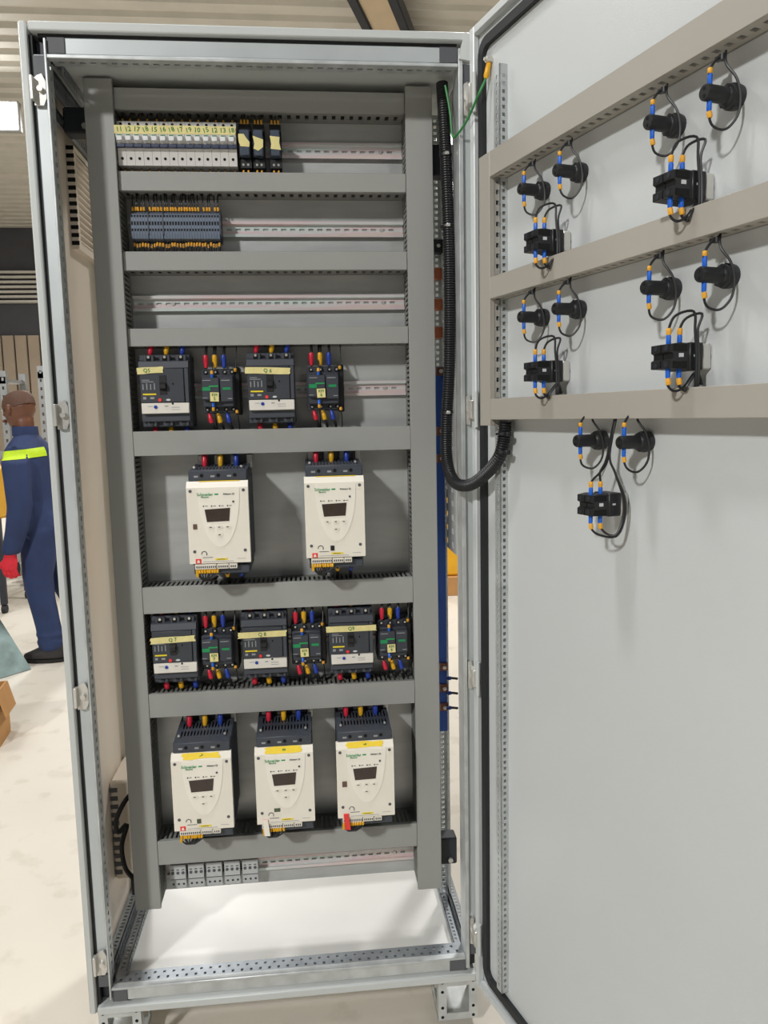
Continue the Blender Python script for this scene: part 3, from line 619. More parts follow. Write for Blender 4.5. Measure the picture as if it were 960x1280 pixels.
# ================================================================== miniature breakers
P0 = 0.0162; XB = 0.1319
def mcb(i):
    x = XB+i*P0
    lb = ('leftmost white miniature breaker in the top row beside the left duct' if i == 0 else 'rightmost white miniature breaker in the top row, next to the relays' if i == 13
          else '%s white miniature breaker from the left in the top row' % ORD[i])
    t = thing('miniature_breaker', lb, 'circuit breaker', (x, 0, 1.728), 0, 'white miniature breakers in the top row')
    def body():
        b = MB(); b.prism([(0.168, -0.041), (0.168, 0.041), (0.118, 0.041), (0.116, 0.029), (0.102, 0.028), (0.101, 0.011), (0.108, -0.004), (0.114, -0.0115), (0.116, -0.041)], 0.0002, P0-0.0002, 'x'); return b.mesh('body', 'mcb_white')
    obj('body', cached('mcb_body', body), None, t)
    obj('toggle', cached('mcb_tog', lambda: MB().box(0.003, 0.0132, 0.0955, 0.1045, -0.001, 0.0105, 0.001).mesh('toggle', 'toggle_white')), None, t)
    obj('toggle_marking', cached('mcb_tm', lambda: MB().box(0.004, 0.0122, 0.095, 0.0958, 0.0075, 0.0092).mesh('toggle_marking', 'ink_green')), None, t)
    obj('lower_band', cached('mcb_lb', lambda: MB().box(0.0004, P0-0.0004, 0.104, 0.113, -0.0105, -0.0045, 0.0006).mesh('lower_band', 'mcb_blue')), None, t)
    for z, y in ((0.035, 0.1172), (-0.0285, 0.1157)):
        def sc(y=y):
            b = MB(); b.cyl((P0/2, y-0.0012, 0), (P0/2, y+0.001, 0), 0.0027, 10); return b.mesh('terminal_screw', 'hole')
        obj('terminal_screw', cached(('mcb_sc', y), sc), None, t, (0, 0, z))
for i in range(14): mcb(i)
def add_tape(label, cat, cx, y, z, w, h, rot=0, mt='tape', jag=0.0012, parent=None, name='tape_strip', thick=0.0006, bend=0.0):
    """a strip of masking tape with torn ends; origin at its centre, front at -y"""
    m = MB(); n = 5; P = []
    for k in range(n+1): P.append((-w/2+random.uniform(-jag, jag), -h/2+h*k/n))
    Q = [(w/2+random.uniform(-jag, jag), h/2-h*k/n) for k in range(n+1)]
    mid = [(w*(0.25-0.25*k), h/2+random.uniform(-jag, jag)*0.5) for k in range(3)]; mid2 = [(-w*(0.25-0.25*k), -h/2+random.uniform(-jag, jag)*0.5) for k in range(3)]
    m.prism(P+mid[::-1]+Q+mid2[::-1], -thick, 0, 'y')
    if parent is None:
        o = obj(name, m, mt, None, (cx, y, z)); tag(o, label, cat)
    else: o = obj(name, m, mt, parent, (cx, y, z))
    o.rotation_euler = (0, rot, 0); return o
tp = add_tape('long yellow tape strip with green handwriting across the white breakers', 'tape', XB+14*P0/2-0.001, 0.1008, 1.748, 14*P0+0.003, 0.0155, 0.0)
for i, s in enumerate(['11', '12', '17', '18', '15', '16', '18', '17', '19', '10', '15', '12', '13', '18']):
    lettering(s, 0.0125, 'ink_green', tp, (-7*P0+(i+0.5)*P0+0.001, -0.0009, 0.0), random.uniform(-0.35, 0.1), 'handwriting')
# ------------------------------------------------------------------ thin wires with markers
def wire(name, label, group, pts, r=0.0012, marker=None, mr=0.0021, mt='marker', second=None, cat='wire', k=5, wmat='black'):
    """marker / second: (start, end) points for coloured sleeves"""
    t = thing(name, label, cat, pts[0], 0, group); o = Vector(pts[0])
    m = MB(); m.tube([p-o for p in smooth(pts, k)], r, 6); obj('conductor', m, wmat, t)
    for mk, mtt, rr in ((marker, mt, mr), (second, 'blue_ferrule', mr*0.95)):
        if mk:
            m = MB(); a, b = Vector(mk[0])-o, Vector(mk[1])-o; m.tube([a, a.lerp(b, 0.15), a.lerp(b, 0.85), b], [rr*0.8, rr, rr, rr*0.8], 8); obj('marker_sleeve' if mtt == mt else 'ferrule', m, mtt, t)
    return t
for i in range(14):
    x = XB+(i+0.5)*P0+random.uniform(-0.002, 0.002)
    wire('control_wire', 'thin wire with orange marker above the %s white breaker from the left' % ('first' if i == 0 else ORD[i]), 'breaker feed wires', [(x, 0.135, 1.768), (x, 0.134, 1.78), (x+0.002, 0.14, 1.795)], marker=((x, 0.134, 1.7725), (x, 0.134, 1.779)))
    wire('control_wire', 'thin wire with orange marker below the %s white breaker from the left' % ('first' if i == 0 else ORD[i]), 'breaker outgoing wires', [(x, 0.135, 1.688), (x, 0.133, 1.678), (x+0.002, 0.14, 1.668)], marker=((x, 0.132, 1.6835), (x+0.0005, 0.132, 1.677)))
# ------------------------------------------------------------------ relays
for i, (x, w, sh) in enumerate(((0.3625, 0.0235, 0), (0.3895, 0.0225, 1), (0.4225, 0.0225, 2))):
    lb = ['plug-in relay with curved yellow tape right beside the white breakers', 'plug-in relay with torn yellow tape, middle of the three relays', 'plug-in relay with square yellow tape beside the bare rail end'][i]
    t = thing('plug_in_relay', lb, 'relay', (x, 0, 1.727), 0, 'plug-in relays right of the breakers')
    m = MB(); m.prism([(0.165, -0.046), (0.165, 0.044), (0.13, 0.044), (0.128, 0.030), (0.145, 0.028), (0.145, -0.022), (0.125, -0.024), (0.125, -0.040), (0.14, -0.046)], 0, w, 'x'); obj('socket', m, 'black', t)
    m = MB(); m.box(0.002, w-0.002, 0.108, 0.1445, -0.021, 0.027, 0.002); obj('relay_cover', m, 'clear_cover', t)
    m = MB(); m.box(0.005, w-0.005, 0.112, 0.144, -0.018, 0.015, 0.001); obj('relay_core', m, 'bracket', t)
    z0 = [(0.000, 0.017), (-0.0005, 0.0135), (0.0, 0.014)][i]
    m = MB(); P = [[(0.0, 0.018), (0.011, 0.018), (0.016, 0.010), (0.022, 0.003), (0.021, -0.006), (0.004, -0.005), (0.001, 0.004)],
                   [(0.001, 0.015), (0.009, 0.012), (0.021, 0.008), (0.0205, -0.006), (0.011, -0.013), (0.002, -0.009), (0.004, 0.0)],
                   [(0.001, 0.015), (0.02, 0.013), (0.019, 0.003), (0.022, -0.011), (0.002, -0.009), (0.0035, 0.0)]][i]
    m.prism(P, 0.1068, 0.1076, 'y'); obj('tape_label', m, 'tape', t)
    m = MB(); m.cyl((w*0.3, 0.124, -0.034), (w*0.3, 0.1252, -0.034), 0.0024, 8); m.cyl((w*0.7, 0.124, -0.034), (w*0.7, 0.1252, -0.034), 0.0024, 8); obj('terminal_screw', m, 'steel', t)
    for k in range(3):
        xx = x+w*(0.22+0.28*k)
        wire('control_wire', '%s thin wire with orange marker above the %s plug-in relay' % (['left', 'middle', 'right'][k], ['left', 'middle', 'right'][i]), 'relay wires above', [(xx, 0.135, 1.768), (xx, 0.132, 1.777), (xx+0.001, 0.14, 1.793)], marker=((xx, 0.1325, 1.7705), (xx, 0.1325, 1.780)))
    for k in range(2):
        xx = x+w*(0.3+0.4*k)
        wire('control_wire', '%s thin wire with orange marker under the %s plug-in relay' % (['left', 'right'][k], ['left', 'middle', 'right'][i]), 'relay wires below', [(xx, 0.13, 1.683), (xx, 0.125, 1.675), (xx+0.001, 0.138, 1.668)], marker=((xx, 0.1275, 1.683), (xx, 0.126, 1.675)))
# ------------------------------------------------------------------ terminal row
TP = 0.00545
def term_body():
    b = MB(); b.prism([(0.165, -0.028), (0.165, 0.028), (0.145, 0.030), (0.128, 0.021), (0.1255, 0.012), (0.1255, -0.016), (0.128, -0.026), (0.145, -0.030)], 0.0002, TP-0.0002, 'x'); return b.mesh('body', 'terminal_grey')
def term_port():
    b = MB()
    for z, y, h in ((0.0165, 0.1262, 0.0045), (0.003, 0.1250, 0.007), (-0.0095, 0.1250, 0.0045)): b.box(0.0013, TP-0.0013, y, y+0.003, z-h/2, z+h/2)
    return b.mesh('contact_port', 'hole')
secs = [(0.1460, 6, 'left'), (0.1800, 5, 'middle'), (0.2086, 20, 'right')]
nt = 0
for x0, cnt, nm in secs:
    for i in range(cnt):
        x = x0+i*TP
        where = ('leftmost' if i == 0 else 'rightmost' if i == cnt-1 else '%s from the left' % (ORD[i] if i < 14 else ['fifteenth', 'sixteenth', 'seventeenth', 'eighteenth', 'nineteenth'][i-14]))
        t = thing('terminal_block', '%s blue-grey terminal in the %s section of the terminal row' % (where, nm), 'terminal block', (x, 0, 1.5785), 0, 'blue-grey terminals on the second rail')
        obj('body', cached('term_b', term_body), None, t); obj('contact_port', cached('term_p', term_port), None, t)
        j = random.uniform(-0.0012, 0.0012); xx = x+TP/2
        if random.random() < 0.92:
            wire('terminal_wire', 'thin wire with orange marker above the %s terminal of the %s section' % (where, nm), 'terminal wires above', [(xx, 0.142, 1.605), (xx+j, 0.139, 1.614), (xx+j*2, 0.138, 1.624), (xx+j*4, 0.145, 1.645)], r=0.00125, marker=((xx, 0.1395, 1.608), (xx+j, 0.1385, 1.6155)), mr=0.0023)
        if random.random() < 0.92:
            dz = random.uniform(0, 0.004)
            wire('terminal_wire', 'thin wire with orange marker below the %s terminal of the %s section' % (where, nm), 'terminal wires below', [(xx, 0.142, 1.552), (xx+j, 0.137, 1.543), (xx+j*2, 0.137, 1.535), (xx+j*5, 0.145, 1.518)], r=0.00125, marker=((xx, 0.1385, 1.548-dz), (xx+j, 0.137, 1.540-dz)), mr=0.0023)
    m = MB(); m.prism([(0.165, -0.029), (0.165, 0.029), (0.143, 0.031), (0.126, 0.021), (0.124, -0.018), (0.143, -0.031)], 0, 0.0022, 'x')
    e = obj('end_plate', m, 'dark_plastic', None, (x0+cnt*TP+0.0002, 0, 1.5785)); tag(e, 'thin dark end plate closing the %s section of the terminal row' % nm, 'end plate')
# plain white sheet behind the terminal wires
m = MB(); m.box(0, 0.150, 0.1735, 0.1746, 0, 0.110); c = obj('white_sheet', m, 'toggle_white', None, (0.158, 0, 1.527)); tag(c, 'white sheet showing between the wires behind the terminal row', 'card')
# ------------------------------------------------------------------ five white sockets at the bottom
for i in range(5):
    x = 0.1465+i*0.0392
    lb = ['leftmost', 'second from the left', 'middle', 'second from the right', 'rightmost'][i]
    t = thing('socket_block', '%s of five small white three-pole blocks at the bottom' % lb, 'terminal block', (x, 0, 0.198), 0, 'white blocks on the bottom rail')
    w = 0.0335
    m = MB(); m.prism([(0.165, -0.029), (0.165, 0.029), (0.140, 0.028), (0.139, -0.004), (0.143, -0.006), (0.144, -0.028)], 0, w, 'x'); obj('body', m, 'port_grey', t)
    for k in range(3):
        cx = w*(0.17+0.33*k)
        m = MB(); m.cyl((cx, 0.1383, 0.010), (cx, 0.141, 0.010), 0.0034, 10); obj('port', m, 'corner_grey', t)
        m = MB(); m.box(cx-0.0028, cx+0.0028, 0.1386, 0.141, 0.0165, 0.018); obj('marking', m, 'corner_grey', t)
        m = MB(); m.box(cx-0.002, cx+0.002, 0.1424, 0.146, -0.020, -0.0165); obj('lower_port', m, 'bracket', t)
    m = MB(); m.box(0.0, w, 0.1388, 0.1425, -0.0055, -0.0043); obj('seam', m, 'corner_grey', t)

# ================================================================== moulded case breakers
def power_cable(label, pts, sl0, sl1, colour, r=0.0032, sr=0.0055):
    t = thing('power_cable', label, 'cable', pts[0]); o = Vector(pts[0])
    m = MB(); m.tube([p-o for p in smooth(pts, 5)], r, 8); obj('conductor', m, 'black', t)
    a, b = Vector(sl0)-o, Vector(sl1)-o
    m = MB(); m.tube([a, a.lerp(b, 0.12), a.lerp(b, 0.6), a.lerp(b, 0.9), b], [sr*0.72, sr, sr*0.95, sr*0.75, sr*0.6], 12); obj('sleeve', m, colour, t)
CLR = (('red', 'red_sleeve'), ('yellow', 'yellow_sleeve'), ('blue', 'blue_sleeve'))
def mccb(x0, x1, zc, H, mark, tape, zdn, zup):
    """tape = (x offset from left, width, height offset, rotation, text)"""
    w = x1-x0; Y0 = 0.090
    t = thing('moulded_case_breaker', 'black moulded-case breaker with tape marked %s' % mark, 'circuit breaker', (x0, 0, zc), 0, 'black moulded-case breakers')
    s = H/0.145
    m = MB(); m.box(0, w, 0.112, 0.173, -0.0725*s, 0.0725*s, 0.002); m.box(0.001, w-0.001, 0.099, 0.112, -0.062*s, 0.050*s, 0.002); obj('body', m, 'breaker_dark', t)
    m = MB(); m.prism([(0.112, 0.062*s), (0.098, 0.058*s), (0.094, 0.045*s), (0.112, 0.044*s)], 0.001, w-0.001, 'x'); obj('top_shoulder', m, 'breaker_dark', t)
    fc = MB(); fc.box(0.003, w-0.010, Y0, 0.099, -0.0235*s, 0.044*s, 0.0012); f = obj('front_cover', fc, 'breaker_face', t)
    fc = MB(); fc.box(w-0.009, w-0.001, Y0+0.001, 0.099, -0.0235*s, 0.044*s, 0.0012); obj('side_rib', fc, 'breaker_dark', t)
    fx = 0.003
    m = MB(); m.box(w*0.415, w*0.56, Y0-0.0012, Y0+0.002, -0.008*s, 0.030*s, 0.0006); sl = obj('toggle_slot', m, 'black', t)
    m = MB(); m.prism([(Y0-0.010, 0.004*s), (Y0-0.010, 0.012*s), (Y0-0.001, 0.016*s), (Y0-0.001, 0.0)], w*0.43, w*0.545, 'x'); obj('toggle', m, 'black', t)
    m = MB(); m.box(w*0.08, w*0.34, Y0-0.0006, Y0+0.001, -0.0085*s, -0.0055*s); obj('yellow_print', m, 'yellow_print', t)
    m = MB()
    for k in range(4): m.box(w*(0.08+0.075*k), w*(0.08+0.075*k)+0.0018, Y0-0.0005, Y0+0.001, 0.002*s, (0.013+0.002*(k % 2))*s)
    m.box(w*0.07, w*0.30, Y0-0.0005, Y0+0.001, 0.017*s, 0.0184*s); m.box(w*0.07, w*0.22, Y0-0.0005, Y0+0.001, 0.0205*s, 0.0218*s); m.box(w*0.08, w*0.14, Y0-0.0005, Y0+0.001, -0.017*s, -0.012*s); m.box(w*0.22, w*0.30, Y0-0.0005, Y0+0.001, -0.0165*s, -0.0125*s)
    o = obj('print_marks', m, 'ink_grey', t)
    m = MB(); m.cyl((w*0.41, Y0-0.002, -0.0185*s), (w*0.41, Y0+0.001, -0.0185*s), 0.0034, 12); obj('trip_button', m, 'red_tag', t)
    m = MB(); m.prism([(w*0.575+0.0045*math.cos(a*PI/5), -0.0185*s+0.002*math.sin(a*PI/5)) for a in range(10)], Y0-0.0008, Y0+0.001, 'y'); obj('oval_mark', m, 'ink_white', t)
    m = MB(); m.cyl((w*0.68, Y0-0.0006, 0.013*s), (w*0.68, Y0+0.001, 0.013*s), 0.0018, 8); obj('pin_hole', m, 'hole', t)
    m = MB(); m.box(0.004, w-0.002, Y0-0.0015, 0.099, -0.0455*s, -0.0245*s, 0.001); d = obj('setting_strip', m, 'strip_white', t)
    m = MB(); m.cyl((w*0.32, Y0-0.0032, -0.0325*s), (w*0.32, Y0-0.001, -0.0325*s), 0.0034, 12); obj('dial', m, 'blue_sleeve', d)
    m = MB(); m.box(w*0.16, w*0.27, Y0-0.0019, Y0-0.001, -0.0315*s, -0.0306*s); m.box(w*0.5, w*0.57, Y0-0.0019, Y0-0.001, -0.032*s, -0.030*s); m.box(w*0.63, w*0.80, Y0-0.0019, Y0-0.001, -0.034*s, -0.033*s); m.box(w*0.63, w*0.8, Y0-0.0019, Y0-0.001, -0.0385*s, -0.0377*s); obj('fine_print', m, 'ink_grey', d)
    m = MB(); m.cyl((w*0.66, Y0-0.002, -0.0262*s), (w*0.66, Y0-0.001, -0.0262*s), 0.0022, 8); obj('seal_screw', m, 'black', d)
    for k in range(3):
        cx = w*(0.2+0.32*k)
        for sg, z in ((1, 0.060*s), (-1, -0.060*s)):
            m = MB(); m.box(cx-0.010, cx+0.010, 0.104, 0.114, z-0.0115*s, z+0.0115*s, 0.0015); tb = obj('terminal_shroud', m, 'breaker_dark', t)
            m = MB(); m.box(cx-0.0045, cx+0.0045, 0.1030, 0.106, z-0.003*s+sg*0.002, z+0.0095*s*sg if sg > 0 else z+0.004*s, 0.0); obj('terminal_recess', m, 'hole', tb)
            m = MB(); m.cyl((cx, 0.1015, z+sg*0.007*s), (cx, 0.1035, z+sg*0.007*s), 0.0028, 8); obj('terminal_screw', m, 'steel' if sg > 0 else 'bracket', tb)
    for k in range(2):
        cx = w*(0.36+0.32*k); m = MB(); m.cyl((cx, 0.1105, 0.064*s), (cx, 0.1125, 0.064*s), 0.0032, 10); m.cyl((cx, 0.1105, -0.060*s), (cx, 0.1125, -0.060*s), 0.0032, 10); obj('fixing_hole', m, 'hole', t)
    ox, tw, oz, ro, tx = tape
    tapeo = add_tape(None, None, ox+tw/2, Y0-0.0012, oz*s, tw, 0.0125, ro, 'tape', 0.0015, t, 'tape_label')
    lettering(tx, 0.0105, 'ink_green', tapeo, (0.0 if mark != 'Q5' else -0.006, -0.0009, 0.0), random.uniform(-0.1, 0.1), 'handwriting')
    for k, (nm, cm) in enumerate(CLR):
        cx = x0+w*(0.2+0.32*k)
        power_cable('%s-sleeved cable going up from breaker %s' % (nm, mark), [(cx, 0.122, zc+0.066*s), (cx+0.002, 0.125, zc+0.080*s), (cx+0.003, 0.135, zup)], (cx+0.002, 0.124, zc+0.090*s), (cx, 0.122, zc+0.073*s), cm)
        power_cable('%s-sleeved cable going down from breaker %s' % (nm, mark), [(cx, 0.125, zc-0.066*s), (cx+0.004, 0.122, zc-0.080*s), (cx+0.005, 0.13, zdn)], (cx+0.004, 0.122, zc-0.091*s), (cx+0.002, 0.123, zc-0.072*s), cm)
mccb(0.1500, 0.2480, 1.2545, 0.143, 'Q5', (-0.002, 0.052, 0.0400, -0.05, 'Q5'), 1.165, 1.352)
mccb(0.3600, 0.4560, 1.2565, 0.141, 'Q6', (-0.001, 0.088, 0.0345, 0.03, 'Q 6'), 1.165, 1.352)
mccb(0.1440, 0.2370, 0.7235, 0.142, 'Q7', (0.000, 0.090, 0.0260, -0.03, 'Q 7'), 0.620, 0.812)
mccb(0.3270, 0.4220, 0.7235, 0.142, 'Q8', (-0.006, 0.100, 0.0285, -0.01, 'Q 8'), 0.620, 0.812)
mccb(0.5090, 0.6030, 0.7235, 0.142, 'Q9', (-0.006, 0.106, 0.0320, 0.0, 'Q9'), 0.620, 0.812)

# ================================================================== contactors
def contactor(x0, zc, num, zup, zdn, w=0.066, pos=''):
    Y0 = 0.092; mark = 'KM%s' % num
    t = thing('contactor', 'dark grey contactor with square yellow note marked %s' % mark, 'contactor', (x0, 0, zc), 0, 'dark grey contactors')
    m = MB(); m.box(0, w, 0.118, 0.165, -0.0445, 0.0445, 0.002); m.box(0.002, w-0.002, 0.102, 0.118, -0.032, 0.032, 0.002); obj('body', m, 'contactor', t)
    m = MB(); m.box(0.003, w*0.56, Y0, 0.102, -0.018, 0.026, 0.0015); obj('front_head', m, 'contactor', t)
    m = MB(); m.box(w*0.58, w-0.002, Y0+0.002, 0.102, -0.022, 0.026, 0.0015); obj('auxiliary_block', m, 'contactor', t)
    m = MB(); m.box(w-0.0015, w+0.010, 0.122, 0.165, -0.048, 0.048, 0.002); obj('side_contact_block', m, 'black', t)
    m = MB(); m.box(0.004, w*0.30, Y0-0.001, Y0+0.001, 0.0, 0.0075); obj('green_strip', m, 'green_strip', t)
    m = MB(); m.box(w*0.66, w*0.9, Y0+0.0012, Y0+0.003, 0.0015, 0.0065); obj('green_strip', m, 'green_strip', t)
    m = MB(); m.box(w*0.26, w*0.54, Y0-0.0012, Y0+0.001, 0.0075, 0.0105); obj('indicator', m, 'logo_green', t)
    m = MB(); m.box(0.005, w*0.32, Y0-0.0006, Y0+0.001, 0.0200, 0.0213); m.box(w*0.62, w*0.88, Y0+0.0014, Y0+0.003, 0.0195, 0.021); m.box(w*0.05, w*0.2, Y0-0.0006, Y0+0.001, -0.0145, -0.0133); m.box(w*0.8, w*0.94, Y0+0.0014, Y0+0.003, -0.0165, -0.015); obj('print_marks', m, 'ink_grey', t)
    for cx in (w*0.13, w*0.42, w*0.70, w*0.92):
        for z in (0.038, -0.037):
            m = MB(); m.cyl((cx, 0.1155, z), (cx, 0.119, z), 0.0042, 10); sc = obj('terminal_well', m, 'hole', t)
            m = MB(); m.cyl((cx+0.0008, 0.1148, z), (cx+0.0008, 0.1156, z), 0.0022, 8); obj('screw', m, 'steel', sc)
    nx = w*0.42
    m = MB(); m.box(nx-0.0085, nx+0.0085, Y0-0.0024, Y0-0.0016, -0.0205, -0.0025, 0.0002); nt = obj('note', m, 'tape', t)
    nt.rotation_euler = (0, 0.05*random.uniform(-1, 1), 0)
    lettering('KM', 0.0078, 'ink_green', nt, (nx, Y0-0.0028, -0.0075), 0, 'handwriting'); lettering(num, 0.009, 'ink_green', nt, (nx, Y0-0.0028, -0.0152), 0, 'handwriting')
    # coil wire with blue ferrule and orange marker, above and below
    for sg, w2 in ((1, 'above'), (-1, 'below')):
        cx = x0+w*0.36
        wire('coil_wire', 'thin coil wire with blue ferrule and orange marker %s contactor %s' % (w2, mark), None,
             [(cx, 0.099, zc+sg*0.024), (cx, 0.094, zc+sg*0.034), (cx+0.001, 0.105, zc+sg*0.046), (cx+0.002, 0.135, zup if sg > 0 else zdn)], r=0.0012,
             marker=((cx, 0.0935, zc+sg*0.0325), (cx, 0.0955, zc+sg*0.0395)), mr=0.0031, second=((cx, 0.097, zc+sg*0.0235), (cx, 0.0935, zc+sg*0.0325)))
        ax = x0+w+0.002
        wire('auxiliary_wire', 'thin wire with orange marker on the right side %s contactor %s' % (w2, mark), None,
             [(ax, 0.128, zc+sg*0.036), (ax, 0.116, zc+sg*0.041), (ax+0.002, 0.120, zc+sg*0.056), (ax+0.003, 0.138, zup if sg > 0 else zdn)], r=0.0012, marker=((ax, 0.117, zc+sg*0.0385), (ax, 0.115, zc+sg*0.045)), mr=0.0031)
    for k, (nm, cm) in enumerate(CLR):
        cx = x0+w*(0.16+0.27*k)
        power_cable('%s-sleeved cable entering the top of contactor %s' % (nm, mark), [(cx, 0.118, zc+0.046), (cx, 0.112, zc+0.058), (cx+0.001, 0.115, zc+0.075), (cx+0.001, 0.138, zup)], (cx, 0.113, zc+0.072), (cx, 0.115, zc+0.0465), cm, 0.0028, 0.0052)
        power_cable('%s-sleeved cable leaving the bottom of contactor %s' % (nm, mark), [(cx, 0.118, zc-0.044), (cx+0.004, 0.112, zc-0.056), (cx+0.010, 0.116, zc-0.072), (cx+0.013, 0.138, zdn)], (cx+0.0065, 0.112, zc-0.064), (cx+0.002, 0.115, zc-0.045), cm, 0.0028, 0.0050)
contactor(0.2690, 1.2525, '5', 1.352, 1.165)
contactor(0.4800, 1.2545, '6', 1.352, 1.165)
contactor(0.2430, 0.7185, '7', 0.812, 0.622)
contactor(0.4300, 0.7185, '8', 0.812, 0.622, 0.064)
contactor(0.6130, 0.7185, '9', 0.812, 0.622, 0.064)

# ================================================================== soft starters
def soft_starter(x0, x1, z0, label, key, tape=None, chip=None, tag_=None, card=None):
    w = x1-x0; Y0 = 0.020
    t = thing('soft_starter', label, 'soft starter', (x0, 0, z0), 0, 'cream soft starters')
    m = MB(); m.box(0.003, w-0.001, 0.036, 0.172, 0.006, 0.178, 0.002); obj('housing', m, 'dark_plastic', t)
    # cream front cover with chamfered top
    m = MB(); m.prism([(0.036, 0.010), (Y0, 0.012), (Y0, 0.160), (Y0+0.010, 0.172), (0.036, 0.172)], 0, w, 'x'); fcv = obj('front_cover', m, 'cream', t)
    # shield-shaped keypad field
    def shield(mx, top, bot):
        P = [(w*0.18, top), (w*0.86, top)]
        for k in range(1, 11):
            a = k/10; a = math.sin(a*PI/2); P.append((w*(0.52+0.34*math.sqrt(max(0, 1-a**2.1))), top-(top-bot)*a))
        for k in range(9, 0, -1):
            a = k/10; a = math.sin(a*PI/2); P.append((w*(0.52-0.34*math.sqrt(max(0, 1-a**2.1))), top-(top-bot)*a))
        return P
    m = MB(); m.prism(shield(1, 0.158, 0.044), Y0-0.0010, Y0+0.001, 'y'); sh = obj('keypad_shield', m, 'cream_shield', t)
    m = MB(); m.prism([(w*0.285, 0.118), (w*0.70, 0.120), (w*0.675, 0.0945), (w*0.315, 0.0935)], Y0-0.0018, Y0, 'y'); obj('display', m, 'display', t)
    for k, (kx, kz) in enumerate(((0.37, 0.083), (0.51, 0.083), (0.645, 0.083), (0.51, 0.068))):
        m = MB(); m.prism([(w*kx+0.0068*math.cos(a*PI/8), kz+0.0042*math.sin(a*PI/8)) for a in range(16)], Y0-0.0022, Y0, 'y'); kb = obj('key', m, 'cream', t)
        m = MB(); m.box(w*kx-0.0022, w*kx+0.0022, Y0-0.0026, Y0-0.002, kz-0.0008, kz+0.0008); obj('key_mark', m, 'ink_dark', kb)
    for k in range(4):
        m = MB(); m.cyl((w*(0.27+0.13*k), Y0-0.0018, 0.1245), (w*(0.27+0.13*k), Y0, 0.1245), 0.0014, 8); m.box(w*(0.27+0.13*k)+0.003, w*(0.27+0.13*k)+0.008, Y0-0.0013, Y0, 0.124, 0.125); obj('indicator', m, 'ink_dark', t)
    m = MB(); m.cyl((w*0.755, Y0-0.002, 0.132), (w*0.755, Y0, 0.132), 0.0022, 10); obj('status_lamp', m, 'corner_grey', t)
    for cx, cz in ((0.065, 0.154), (0.925, 0.154), (0.09, 0.036), (0.915, 0.036)):
        m = MB(); m.cyl((w*cx, Y0-0.0008, cz), (w*cx, Y0+0.002, cz), 0.0031, 12); m.cyl((w*cx, Y0-0.0012, cz), (w*cx, Y0-0.0008, cz), 0.0018, 8); obj('cover_screw', m, 'corner_grey', t)
    lettering('Schneider', 0.0085, 'logo_green', t, (w*0.30, Y0-0.0014, 0.147), 0, 'brand_lettering', 0.92)
    lettering('Electric', 0.0048, 'logo_green', t, (w*0.30, Y0-0.0014, 0.1420), 0, 'brand_lettering')
    m = MB(); m.box(w*0.455, w*0.52, Y0-0.0014, Y0, 0.1455, 0.1485, 0.0004); obj('brand_mark', m, 'logo_green', t)
    lettering('Altistart 22', 0.0048, 'ink_dark', t, (w*0.685, Y0-0.0014, 0.147), 0, 'model_lettering')
    # marks at the bottom of the cover
    m = MB()
    for k in range(12):
        a0 = -0.6+k*0.36; a1 = a0+0.30
        if k < 11: m.add([(w*0.245+0.0058*math.cos(a), Y0-0.0006, 0.031+0.0058*math.sin(a)) for a in (a0, a1)]+[(w*0.245+0.0042*math.cos(a), Y0-0.0006, 0.031+0.0042*math.sin(a)) for a in (a1, a0)], [(0, 1, 2, 3)])
    m.box(w*0.22, w*0.38, Y0-0.0006, Y0, 0.0235, 0.0243); obj('round_mark', m, 'ink_dark', t)
    m = MB(); m.box(w*0.42, w*0.62, Y0-0.0007, Y0+0.001, 0.018, 0.0215); obj('yellow_label', m, 'yellow_print', t)
    m = MB(); m.box(w*0.46, w*0.58, Y0-0.0009, Y0, 0.0193, 0.0202); obj('label_print', m, 'ink_dark', t)
    m = MB(); m.box(w*0.10, w*0.19, Y0-0.0008, Y0+0.001, 0.0125, 0.0215); wl = obj('warning_label', m, 'red_tag', t)
    m = MB(); m.prism([(w*0.12, 0.0138), (w*0.17, 0.0138), (w*0.158, 0.019), (w*0.132, 0.019)], Y0-0.0012, Y0, 'y'); obj('warning_triangle', m, 'cream', wl)
    m = MB(); m.box(w*0.22, w*0.72, Y0-0.0006, Y0, 0.0152, 0.0158); m.box(w*0.78, w*0.92, Y0-0.0006, Y0, 0.0196, 0.0201); obj('fine_print', m, 'ink_grey', t)
    # plug-in terminal strip
    for a, b in ((0.08, 0.43), (0.44, 0.63), (0.64, 0.77)):
        m = MB(); m.box(w*a, w*b, Y0+0.003, 0.034, 0.0, 0.0105, 0.0006); s = obj('terminal_strip', m, 'cream', t)
        k = a+0.02; m = MB()
        while k < b-0.02: m.box(w*k, w*k+0.0022, Y0+0.0022, Y0+0.004, 0.0025, 0.0065); k += 0.034
        obj('contact_row', m, 'corner_grey', s)
    m = MB(); m.box(w*0.05, w*0.97, 0.034, 0.16, -0.012, 0.0055, 0.002); obj('lower_housing', m, 'dark_plastic', t)
    # black upper terminal hood: lettered band then a slotted slope running back
    m = MB(); m.box(0.004, w-0.002, 0.030, 0.06, 0.1722, 0.193, 0.0015); hb = obj('terminal_hood', m, 'dark_plastic', t)
    for k in range(3):
        cx = w*(0.2+0.27*k)
        m = MB(); m.cyl((cx+w*0.05, 0.0292, 0.183), (cx+w*0.05, 0.0312, 0.183), 0.0036, 10); obj('screw_hole', m, 'hole', hb)
        m = MB(); m.box(cx-0.009, cx-0.001, 0.0293, 0.031, 0.1795, 0.1830); obj('hood_print', m, 'ink_grey', hb)
    sl = Vector((0, 0.085, 0.007)); ln = sl.length; sd = sl.normalized(); nn = Vector((0, -sd.z, sd.y))
    m = MB(); us = [0.0]; hs = set(); x = 0.010
